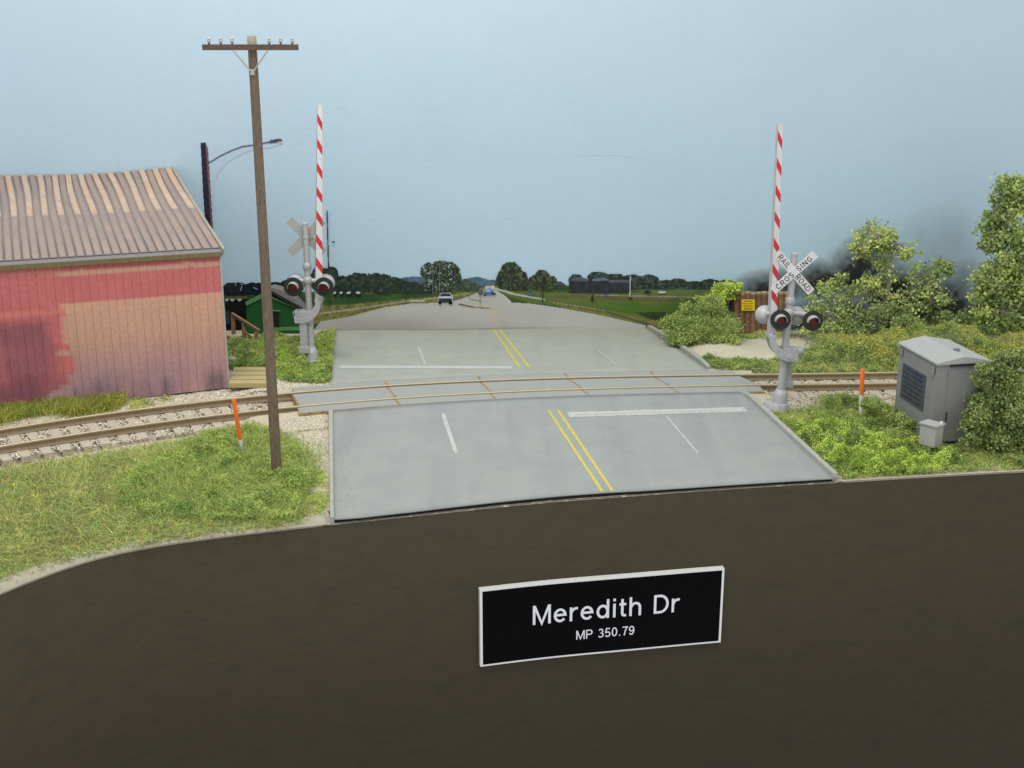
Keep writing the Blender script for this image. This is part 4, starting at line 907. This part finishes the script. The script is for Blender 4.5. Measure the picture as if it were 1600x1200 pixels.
for txt, sz, zz, xo, off in (("Meredith Dr", .47, z_b+hgt*.595, 0.07, 1.0), ("MP 350.79", .225, z_b+hgt*.28, 0.05, .9)):
    o = text_mesh(txt, sz, M_signletter, lambda x, y, d: (*fas_pt(xm+xo+x*.98, .146+d), zz+y), "lettering", sg, spacing=off, wt=.125); o.matrix_parent_inverse = Matrix.Translation(sg.location).inverted()
# ------------------------------------------------------------------ scatter helpers
def ground_poly(px): return np.array([P(*q)[:2] for q in px])
def inside(poly, x, y):
    r = np.zeros(x.shape, bool); n = len(poly)
    for i in range(n):
        x1, y1 = poly[i]; x2, y2 = poly[(i+1) % n]
        if y1 == y2: continue
        r ^= ((y < y1) != (y < y2)) & (x < (x2-x1)*(y-y1)/(y2-y1)+x1)
    return r
def scatter(poly, n, jit=.15, clump=0., seed=1):
    lo = poly.min(0); hi = poly.max(0); out = []
    tot = 0
    while tot < n:
        q = rng.uniform(lo, hi, (n*2, 2)); jx = q+rng.normal(0, jit, q.shape); k = inside(poly, jx[:, 0], jx[:, 1])
        if clump: k &= fbm(q[:, 0], q[:, 1], .9, seed) > clump+rng.normal(0, .05, len(q))
        q = q[k]; out.append(q); tot += len(q)
        if len(q) == 0: break
    return np.vstack(out)[:n]
def off_hard(q, m=.0):                       # keep plants off the road, rails and fascia
    x, y = q[:, 0], q[:, 1]
    k = ~((x > road_l(y)-m) & (x < road_r(y)+.16+m)) & (y > yf(x)+.06) & (np.abs(y-mid(x)) > 1.30) & (y < YB-.15)
    return q[k]
def albedo(c):                               # palette greyed, and brightened to make up for leaf self-shading
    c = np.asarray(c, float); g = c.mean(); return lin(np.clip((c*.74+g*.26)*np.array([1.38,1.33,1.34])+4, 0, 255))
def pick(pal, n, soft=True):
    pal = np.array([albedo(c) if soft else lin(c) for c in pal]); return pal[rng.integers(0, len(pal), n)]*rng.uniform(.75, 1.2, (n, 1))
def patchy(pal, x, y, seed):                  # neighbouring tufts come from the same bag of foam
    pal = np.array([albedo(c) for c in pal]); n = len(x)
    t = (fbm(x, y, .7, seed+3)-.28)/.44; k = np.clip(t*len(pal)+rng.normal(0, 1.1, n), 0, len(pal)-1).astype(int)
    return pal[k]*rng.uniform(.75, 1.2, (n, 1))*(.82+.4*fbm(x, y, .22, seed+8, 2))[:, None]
def blades(name, q, h, wd, pal, lean=.6, z=None, **kw):
    n = len(q); x, y = q[:, 0], q[:, 1]; z = Tz(x, y)-.01 if z is None else z
    hh = h*rng.uniform(.4, 1.2, n); a = rng.uniform(0, 2*pi, n); l = rng.uniform(.1, lean, n)*hh*1.4; b = rng.uniform(0, 2*pi, n); w_ = wd*rng.uniform(.6, 1.2, n)
    dx, dy = np.cos(a), np.sin(a); ex, ey = np.cos(b)*w_, np.sin(b)*w_
    B1 = np.stack([x-ex, y-ey, z], 1); B2 = np.stack([x+ex, y+ey, z], 1)
    mx, my, mz = x+dx*l*.35, y+dy*l*.35, z+hh*.62; M1 = np.stack([mx-ex*.8, my-ey*.8, mz], 1); M2 = np.stack([mx+ex*.8, my+ey*.8, mz], 1)
    T1 = np.stack([x+dx*l, y+dy*l, z+hh], 1)
    V = np.stack([B1, B2, M1, M2, T1], 1).reshape(-1, 3); i = np.arange(n)*5
    Fc = np.concatenate([np.stack([i, i+1, i+3], 1), np.stack([i, i+3, i+2], 1), np.stack([i+2, i+3, i+4], 1)])
    C = np.repeat(pick(pal, n)*(.80+.42*fbm(x, y, .35, 77, 2))[:, None], 5, 0)
    o = link(name, npmesh(name, V, Fc, C), M_leaf); o['kind'] = 'stuff'
    for k, v in kw.items(): o[k] = v
    return o
def leaves_mesh(name, Pt, size, C, flat=.0):
    n = len(Pt); a = rng.normal(0, 1, (n, 3)); a /= np.linalg.norm(a, axis=1)[:, None]; b = rng.normal(0, 1, (n, 3)); b[:, 2] += flat*2; b -= a*(a*b).sum(1)[:, None]; b /= np.linalg.norm(b, axis=1)[:, None]
    s = (size*rng.uniform(.55, 1.25, n))[:, None] if not hasattr(size, 'shape') else size[:, None]
    c = np.cross(a, b)
    V = np.stack([Pt-a*s*.6, Pt+b*s*.42+c*s*.12, Pt+a*s*.6, Pt-b*s*.42+c*s*.12], 1).reshape(-1, 3)
    i = np.arange(n)*4
    return npmesh(name, V, np.concatenate([np.stack([i, i+1, i+2], 1), np.stack([i, i+2, i+3], 1)]), np.repeat(C, 4, 0))
def weeds(name, q, h, size, pal, seed=1, **kw):
    size = size*.66; q = np.vstack([q, q+rng.normal(0, .03, q.shape), q+rng.normal(0, .05, q.shape)]); q = off_hard(q)
    n = len(q); x, y = q[:, 0], q[:, 1]
    hgt = h*np.clip((fbm(x, y, .55, seed)-.3)*2.4, .04, 1.3)*.75+h*.95*np.clip(fbm(x, y, .26, seed+9, 2)-.32, 0, 1)
    z = Tz(x, y)+hgt*rng.uniform(.0, 1, n)**.5
    o = link(name, leaves_mesh(name, np.stack([x, y, z], 1), size, patchy(pal, x, y, seed)), M_leaf); o['kind'] = 'stuff'
    for k, v in kw.items(): o[k] = v
    return o
PG = [(128,152,64),(112,142,60),(150,164,76),(94,122,56),(164,166,84),(122,150,70),(140,120,76),(84,116,60),(158,142,80),(172,178,92)]
PL = [(92,120,54),(104,134,58),(116,146,62),(126,154,66),(138,160,72),(152,168,78)]
PBR = [(112,142,48),(130,162,54),(146,174,58),(158,184,64),(170,190,76)]
PD = [(84,108,52),(98,122,58),(112,136,62),(124,146,68),(134,152,74),(146,158,78)]
# ------------------------------------------------------------------ ground cover
A = ground_poly([(-90,960),(0,906),(60,884),(150,862),(300,838),(420,824),(470,817),(484,792),(478,752),(458,708),(438,672),(400,664),(300,676),(200,692),(60,712),(0,724),(-120,744)])
blades("grass", off_hard(scatter(A, 84000, .05)), .17, .009, PG+[(174,186,92),(112,90,66),(100,140,84),(112,150,70),(126,156,66)], 2.0)
weeds("grass", off_hard(scatter(A, 26000, .05)), .09, .05, PG+[(96,70,48),(120,150,110)], 31)
A2 = ground_poly([(190,770),(230,735),(300,700),(345,680),(400,672),(432,692),(470,722),(486,755),(468,798),(430,815),(350,815),(260,800)])
weeds("weeds", off_hard(scatter(A2, 38000, .28, .36, 5)), .40, .055, PL+PG[:2], 5)
blades("weeds", off_hard(scatter(A2, 24000, .35)), .30, .008, PL+PG[:5], 1.6)
A3 = ground_poly([(440,690),(500,735),(508,790),(440,820)]); weeds("weeds", off_hard(scatter(A3, 3500, .1, .54, 6)), .14, .05, PL, 6)
Bq = ground_poly([(-120,690),(0,652),(60,640),(130,636),(190,626),(200,612),(180,603),(100,606),(0,606),(-100,612)])
q = off_hard(scatter(Bq, 22000, .12)); blades("grass", q, .34, .010, [(128,146,46),(148,160,56),(104,130,42),(160,150,60),(116,138,50)], .9)
weeds("weeds", off_hard(scatter(Bq, 16000, .12, .42, 8)), .30, .05, [(118,142,44),(138,160,56),(96,124,40),(158,150,54)], 8)
B2 = ground_poly([(170,640),(240,622),(330,604),(200,612),(60,652),(0,668),(0,655)]); weeds("weeds", off_hard(scatter(B2, 2600, .1, .52, 9)), .06, .05, PG+PL, 9)
Cq = ground_poly([(352,574),(352,556),(400,558),(425,536),(480,532),(523,516),(521,590),(505,598),(450,594),(420,574)])
weeds("weeds", off_hard(scatter(Cq, 36000, .06)), .28, .06, PL+PBR[:2], 11); weeds("weeds", off_hard(scatter(ground_poly([(410,540),(418,528),(480,526),(523,516),(523,530)]), 5000, .05)), .22, .07, PL, 12)
weeds("weeds", off_hard(scatter(ground_poly([(350,562),(350,530),(420,524),(480,524),(480,540),(430,552)]), 12000, .05)), .24, .06, PD+PL[:3], 12)
Dq = ground_poly([(1085,556),(1130,560),(1200,562),(1290,548),(1420,556),(1600,556),(1700,560),(1700,580),(1400,577),(1290,576),(1150,577),(1108,574)])
weeds("weeds", off_hard(scatter(Dq, 34000, .10)), .26, .06, PL+PD, 14)
D2 = ground_poly([(1260,548),(1330,530),(1420,515),(1520,500),(1700,480),(1700,575),(1400,570)])
weeds("weeds", off_hard(scatter(D2, 52000, .2)), .40, .065, PD+[(136,150,58),(150,156,64)], 15)
D3 = ground_poly([(1030,506),(1045,500),(1150,500),(1240,520),(1300,514),(1330,520),(1260,526),(1160,528),(1120,545),(1060,536)])
weeds("weeds", off_hard(scatter(D3, 9000, .1, .3, 16)), .2, .06, PD, 16)
Eq = ground_poly([(1185,628),(1215,640),(1300,630),(1400,628),(1700,640),(1720,733),(1600,736),(1450,744),(1320,752),(1250,690)])
weeds("weeds", off_hard(scatter(Eq, 52000, .08)), .16, .05, PL+PD+PG[:3], 18)
blades("grass", off_hard(scatter(Eq, 16000, .1)), .15, .008, PG+PL, 1.4)
E2 = ground_poly([(1235,668),(1290,662),(1380,690),(1450,706),(1500,716),(1440,738),(1330,748),(1290,712)])
weeds("weeds", off_hard(scatter(E2, 42000, .12, .36, 19), .02), .44, .055, PBR+PL[:3], 19)
E3 = ground_poly([(1290,600),(1410,640),(1440,690),(1380,680),(1300,660)]); weeds("weeds", off_hard(scatter(E3, 14000, .2, .4, 20)), .36, .05, PL+PD, 20)
# yellow blossoms and odd bits in the weeds
q = off_hard(np.vstack([scatter(A2, 120, .1), scatter(A, 90, .1), scatter(D2, 90, .1)])); z = Tz(q[:, 0], q[:, 1])+.25*rng.uniform(.4, 1, len(q))
o = link("blossoms", leaves_mesh("blossoms", np.c_[q, z], .06, pick([(214,180,40),(226,196,60),(206,150,50)], len(q)), 2), M_leaf); o['kind'] = 'stuff'
# ------------------------------------------------------------------ ballast and gravel stones
def stones(name, q, size, pal, z=None, lift=.3):
    n = len(q); z = (Tz(q[:, 0], q[:, 1]) if z is None else z)+size*lift*rng.uniform(-.4, 1, n)
    base = np.array([(1,0,0),(-1,0,0),(0,1,0),(0,-1,0),(0,0,1),(0,0,-1)], float); s = size*rng.uniform(.5, 1.2, (n, 1, 1))
    R = rng.normal(0, 1, (n, 3, 3)); Q, _ = np.linalg.qr(R)
    v = (base[None]*rng.uniform(.55, 1.1, (n, 6, 1)))@np.transpose(Q, (0, 2, 1))*s; v[..., 2] *= .75
    v += np.stack([q[:, 0], q[:, 1], z], 1)[:, None]
    f = np.array([(0,2,4),(2,1,4),(1,3,4),(3,0,4),(2,0,5),(1,2,5),(3,1,5),(0,3,5)]); Fc = (f[None]+np.arange(n)[:, None, None]*6).reshape(-1, 3)
    o = link(name, npmesh(name, v.reshape(-1, 3), Fc, np.repeat(pick(pal, n, False), 6, 0)), M_stone); o['kind'] = 'stuff'; return o
PS = [(214,206,184),(200,191,168),(224,218,200),(182,172,150),(206,200,186),(216,206,180),(160,150,132),(228,224,210)]
x = rng.uniform(-15.5, 13, 60000); d = rng.uniform(-2.5, 2.6, 60000); y = mid(np.clip(x, -15, 12.5))+d
k = ((x < -6.75) | (x > 7.15)) & (y > yf(x)+.2); k &= (np.abs(d) < 1.9) | (rng.uniform(0, 1, len(x)) < .5)
k &= ~((x > road_l(y)-.02) & (x < road_r(y)+.12)); q = np.stack([x, y], 1)[k][:34000]
zz = np.where(np.abs(q[:, 1]-mid(q[:, 0])) < 1.5, -.195, Tz(q[:, 0], q[:, 1]))
# keep rail heads and tie tops mostly clear
dd = np.minimum(np.abs(q[:, 1]-rail_b(q[:, 0])), np.abs(q[:, 1]-rail_f(q[:, 0]))); k = dd > .07; stones("ballast", q[k], .040, PS, zz[k], .5)
Gq = ground_poly([(440,655),(512,646),(514,815),(440,830),(470,790),(500,760),(470,700),(440,672)]); q = off_g = scatter(Gq, 9000, .08); q = q[~((q[:,0] > road_l(q[:,1])-.02)) & (q[:,1] > yf(q[:,0])+.1)]; stones("gravel", q, .022, PS)
Gq = ground_poly([(180,622),(350,600),(365,597),(430,596),(520,598),(470,606),(400,612),(300,622),(170,646)]); q = scatter(Gq, 9000, .1); q = q[~(q[:,0] > road_l(q[:,1])-.02)]; q = q[np.abs(q[:,1]-mid(q[:,0])) > 1.5]; stones("ballast", q, .036, PS)
Hq = ground_poly([(1080,543),(1130,545),(1160,528),(1300,520),(1340,530),(1290,550),(1200,562),(1090,556)]); q = scatter(Hq, 9000, .1); q = q[~((q[:,0] > road_l(q[:,1])) & (q[:,0] < road_r(q[:,1])+.12))]; stones("gravel", q, .018, PS[:3]+[(214,200,166)])
M_sand = mat("pale sand", (196,188,164), .95, .08, 5, .5, 50, spot=[(16,.6,.7,(186,168,134),.5)])
pq = ground_poly([(1076,543),(1120,546),(1158,530),(1230,519),(1310,517),(1345,526),(1300,548),(1215,561),(1130,560),(1092,556)])
# sandy track as a sheet lying on the ground
gx, gy = np.meshgrid(np.linspace(pq[:,0].min(), pq[:,0].max(), 90), np.linspace(pq[:,1].min(), pq[:,1].max(), 50), indexing='ij')
kx = inside(pq, gx+.3*(fbm(gx, gy, .6, 2)-.5), gy+.3*(fbm(gx, gy, .6, 3)-.5)); V = np.stack([gx, gy, Tz(gx, gy)+.012], 2).reshape(-1, 3); i, j = np.nonzero(kx[:-1,:-1] & kx[1:,1:] & kx[:-1,1:] & kx[1:,:-1]); qq = i*50+j
tag(link("dirt_track", npmesh("dirt_track", V, np.stack([qq, qq+50, qq+51, qq+1], 1), smooth=True), M_sand), kind='structure')
# dust and crumbs on the road edges
q = np.vstack([scatter(ground_poly([(520,648),(530,648),(560,810),(520,812)]), 500, .05), scatter(ground_poly([(526,518),(990,512),(1000,520),(540,530),(530,590),(522,590)]), 160, .2), scatter(ground_poly([(1150,618),(1160,618),(1300,745),(1270,746)]), 200, .05)])
q = q[(q[:,0] > road_l(q[:,1])+.05) & (q[:,0] < road_r(q[:,1])-.06)]; stones("road_grit", q, .010, PS+[(110,120,60),(150,110,70)], hr(q[:,1])+.006, .1)
# boulders near the barn corner
for i, (px, r_, lab) in enumerate([((350,598),.16,"pale rock lying against the barn corner"),((362,564),.12,"grey rock behind the tan plank platform")]):
    b = P(*px); mb = MB(); rr = random.Random(i+2); n = 7; vs = []
    for u in range(5):
        for v in range(n): th = pi*(u+.5)/5; ph = 2*pi*v/n; k_ = r_*rr.uniform(.75, 1.2); vs.append((b[0]+k_*1.4*sin(th)*cos(ph), b[1]+k_*sin(th)*sin(ph), b[2]+.06+k_*.8*cos(th)))
    mb.add(vs, [[u*n+v, u*n+(v+1) % n, (u+1)*n+(v+1) % n, (u+1)*n+v] for u in range(4) for v in range(n)]+[list(range(n)), [4*n+k for k in range(n)]]); o = mb.build("rock", M_kerb, bevel=.01); tag(o, lab, "rock", "rocks beside the barn")
# ------------------------------------------------------------------ trees and bushes
def plant(name, base, blobs, label, cat, group, leaf=.09, nper=900, pal=PL, trunk=None, r0=.09, seed=1, twigs=True, gap=1., nclump=14, bark=M_bark):
    """base: (px,py) on the ground or a world point; blobs: (px, py, rx, ry, distance, weight)"""
    rs = np.random.default_rng(seed); bp = np.array(base) if len(base) == 3 else P(*base); root = empty(name, bp); tag(root, label, cat, group)
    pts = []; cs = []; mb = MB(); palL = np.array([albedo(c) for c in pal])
    tp = Vector(bp)-Vector((0,0,.15)); 
    if trunk: tr = [tp]+[Vector(W(*t)) for t in trunk]
    else: tr = [tp, Vector(bp)+Vector((0,0,.3))]
    mb.tube(tr, list(np.linspace(r0, r0*.35, len(tr))), 7)
    for bi, (px, py, rx, ry, y, wgt) in enumerate(blobs):
        c = W(px, py, y); k = zpx(y)/F; R = np.array([rx*k, (rx+ry)/2*k*.8, ry*k])
        near = min(tr, key=lambda t: (t-Vector(c)).length+ .6*max(0, t.z-c[2])); m_ = (near+Vector(c))/2+Vector(rs.normal(0, .08, 3))
        mb.tube([near, m_, Vector(c)], [r0*.42, r0*.28, r0*.15], 5, False)
        nc = max(3, int(nclump*wgt))
        for _ in range(nc):
            u = rs.normal(0, 1, 3); u /= np.linalg.norm(u); cc = c+u*R*rs.uniform(.35, 1.)**.6*gap; cc[1] = min(cc[1], YB-.2)
            if twigs:
                s_ = Vector(c)+Vector(rs.normal(0, .1, 3))*.6; e_ = Vector(cc); mb.tube([s_, (s_+e_)/2+Vector(rs.normal(0, .05, 3)), e_], [r0*.22, r0*.16, r0*.08], 4, False)
            n = int(nper*wgt/nc*rs.uniform(.3, 1.5)*(.68 if twigs else 1)); sz = R.mean()*rs.uniform(.18, .34)
            pp = cc+rs.normal(0, 1, (n, 3))*sz*np.array([1,.9,.8]); pp[:, 1] = np.minimum(pp[:, 1], YB-.05); pp[:, 2] = np.maximum(pp[:, 2], Tz(pp[:, 0], pp[:, 1])+.02); pts.append(pp)
            b0 = palL[rs.integers(0, len(palL))]; cs.append((b0[None]*.6+palL[rs.integers(0, len(palL), n)]*.4)*rs.uniform(.8, 1.2, (n, 1)))
    put(mb.build("trunk", bark, None, True), root)
    o = put(link("crown", leaves_mesh("crown", np.vstack(pts), leaf, np.vstack(cs)), M_leaf), root)
    return root
TG = [(114,142,68),(130,158,78),(96,122,62),(150,172,86),(84,108,58),(130,148,84),(160,176,82)]
TY = TG+[(160,170,84),(150,166,80)]
plant("young_tree", (1385,520), [(1375,370,28,22,38.8,1.2),(1345,385,22,18,38.8,.8),(1400,385,28,20,38.7,1),(1360,400,24,18,38.9,.6),(1375,430,30,22,39,.8),(1425,395,20,16,38.8,.4),(1350,460,26,24,38.6,.7),(1385,470,30,22,38.6,.8)], "slender tree with pale trunk and airy crown behind the path", "tree", "trees against the backdrop", .10, 900, TY, [(1387,460,38.9),(1391,420,38.9),(1393,390,38.9)], .10, 3)
plant("young_tree", (1455,520), [(1445,430,26,24,38.6,.8),(1465,420,22,20,38.6,.6),(1430,460,26,24,38.4,.8),(1460,470,28,26,38.3,.9),(1420,490,26,18,38.2,.7),(1480,490,22,20,38.3,.6),(1472,405,10,10,38.6,.2)], "lower bushy tree between the slender tree and the tall one", "tree", "trees against the backdrop", .10, 900, TG, [(1452,470,38.4),(1455,440,38.5)], .09, 4)
plant("tall_tree", (1585,548), [(1575,300,28,24,37.3,1.2),(1600,320,34,30,37.2,1.2),(1560,330,20,22,37.3,.7),(1575,365,38,28,37.2,1.3),(1610,380,34,36,37,1.1),(1545,385,18,18,37.3,.5),(1565,410,36,26,37.2,1.2),(1545,440,26,24,37.1,.9),(1590,445,40,30,37,1.3),(1535,470,18,22,37.2,.8),(1570,485,40,28,37,1.2),(1550,505,28,20,37,.8),(1640,420,40,60,37,1.5),(1610,500,40,26,37,.9),(1585,285,14,8,37.3,.3)], "tall dense leafy tree at the right edge of the photo", "tree", "trees against the backdrop", .12, 1700, TG, [(1586,480,37.2),(1588,420,37.2),(1585,350,37.2)], .14, 5)
plant("shrub", (1290,525), [(1270,480,22,22,38.6,.9),(1300,465,26,22,38.7,1),(1285,445,18,14,38.9,.5),(1310,440,16,14,39,.5),(1265,500,22,20,38.4,.8),(1300,500,30,20,38.3,1),(1330,500,24,20,38.4,.8),(1330,470,20,24,38.7,.6)], "grey branched green shrub right of the lettered crossing signal", "shrub", "shrubs behind the path", .095, 800, TG, [(1290,490,38.5),(1295,470,38.6)], .07, 6)
plant("shrub", (1400,525), [(1365,500,24,18,38.1,.8),(1400,505,30,16,38,.8),(1380,488,24,16,38.2,.6),(1340,512,20,12,38,.5)], "low dark shrub at the foot of the slender tree", "shrub", "shrubs behind the path", .09, 900, TG[:3]+TG[4:6], None, .06, 7)
plant("shrub", (1500,525), [(1490,500,26,18,37.6,.7),(1515,515,24,16,37.4,.7),(1540,530,26,16,37,.8)], "low dark shrub at the foot of the tall tree", "shrub", "shrubs behind the path", .09, 900, TG[:3]+TG[4:6], None, .06, 8)
plant("vine_bush", (1095,535), [(1085,490,26,15,38.6,.8),(1112,478,20,18,38.8,.7),(1060,503,26,11,38.2,.8),(1105,515,46,16,37.8,1.3),(1130,512,28,16,38.2,1.0),(1130,490,14,12,38.9,.4),(1072,522,40,10,37.7,1),(1042,506,14,7,38.6,.4),(1120,532,40,9,37.4,.9),(1062,532,18,7,37.3,.4)], "wide green vine mound left of the brown fence", "bush", None, .055, 4200, PD+PL, None, .03, 9, False, 1., 40)
plant("vine_bush", (1130,515), [(1135,450,20,14,39.9,.9),(1120,462,18,14,39.8,.8),(1148,448,14,10,40.0,.6),(1096,468,12,8,39.6,.3),(1115,476,16,12,39.5,.6)], "bright yellow green bush top against the left end of the fence", "bush", None, .075, 1600, PBR, None, .05, 10, False)
plant("dark_shrub", (1590,700), [(1560,600,22,30,27.4,1),(1590,590,34,36,27.4,1.2),(1560,640,34,30,27.0,1.3),(1600,650,34,40,26.9,1.3),(1578,690,36,22,26.7,1.2),(1530,620,14,24,27.2,.7),(1522,655,14,26,26.7,.7),(1534,585,12,18,26.9,.5),(1516,688,12,10,26.4,.4),(1600,725,30,10,26.0,.8),(1620,700,30,30,26.6,1),(1535,655,14,16,27.1,.5),(1570,565,20,14,27.6,.6),(1605,560,20,14,27.6,.6)], "dense dark green shrub growing against the relay cabinet's right side", "shrub", None, .07, 2600, [(86,112,52),(102,128,58),(70,94,46),(118,140,66),(134,148,74)], None, .008, 11, False, 1., 26)  # leaf clumps in front of the cabinet added to shade its right third
plant("shrub", (1415,676), [(1405,655,16,14,28.2,1),(1420,668,16,12,27.9,1),(1392,640,12,10,28.6,.5)], "small weedy tuft at the left foot of the relay cabinet", "weed tuft", None, .05, 1100, PL+PD, None, .02, 12, False)
plant("shrub", (1352,652), [(1358,628,14,12,29.0,1),(1364,640,12,8,29.2,.6)], "fine green tuft just behind the orange topped marker", "weed tuft", None, .04, 1000, PL, None, .015, 13, False)
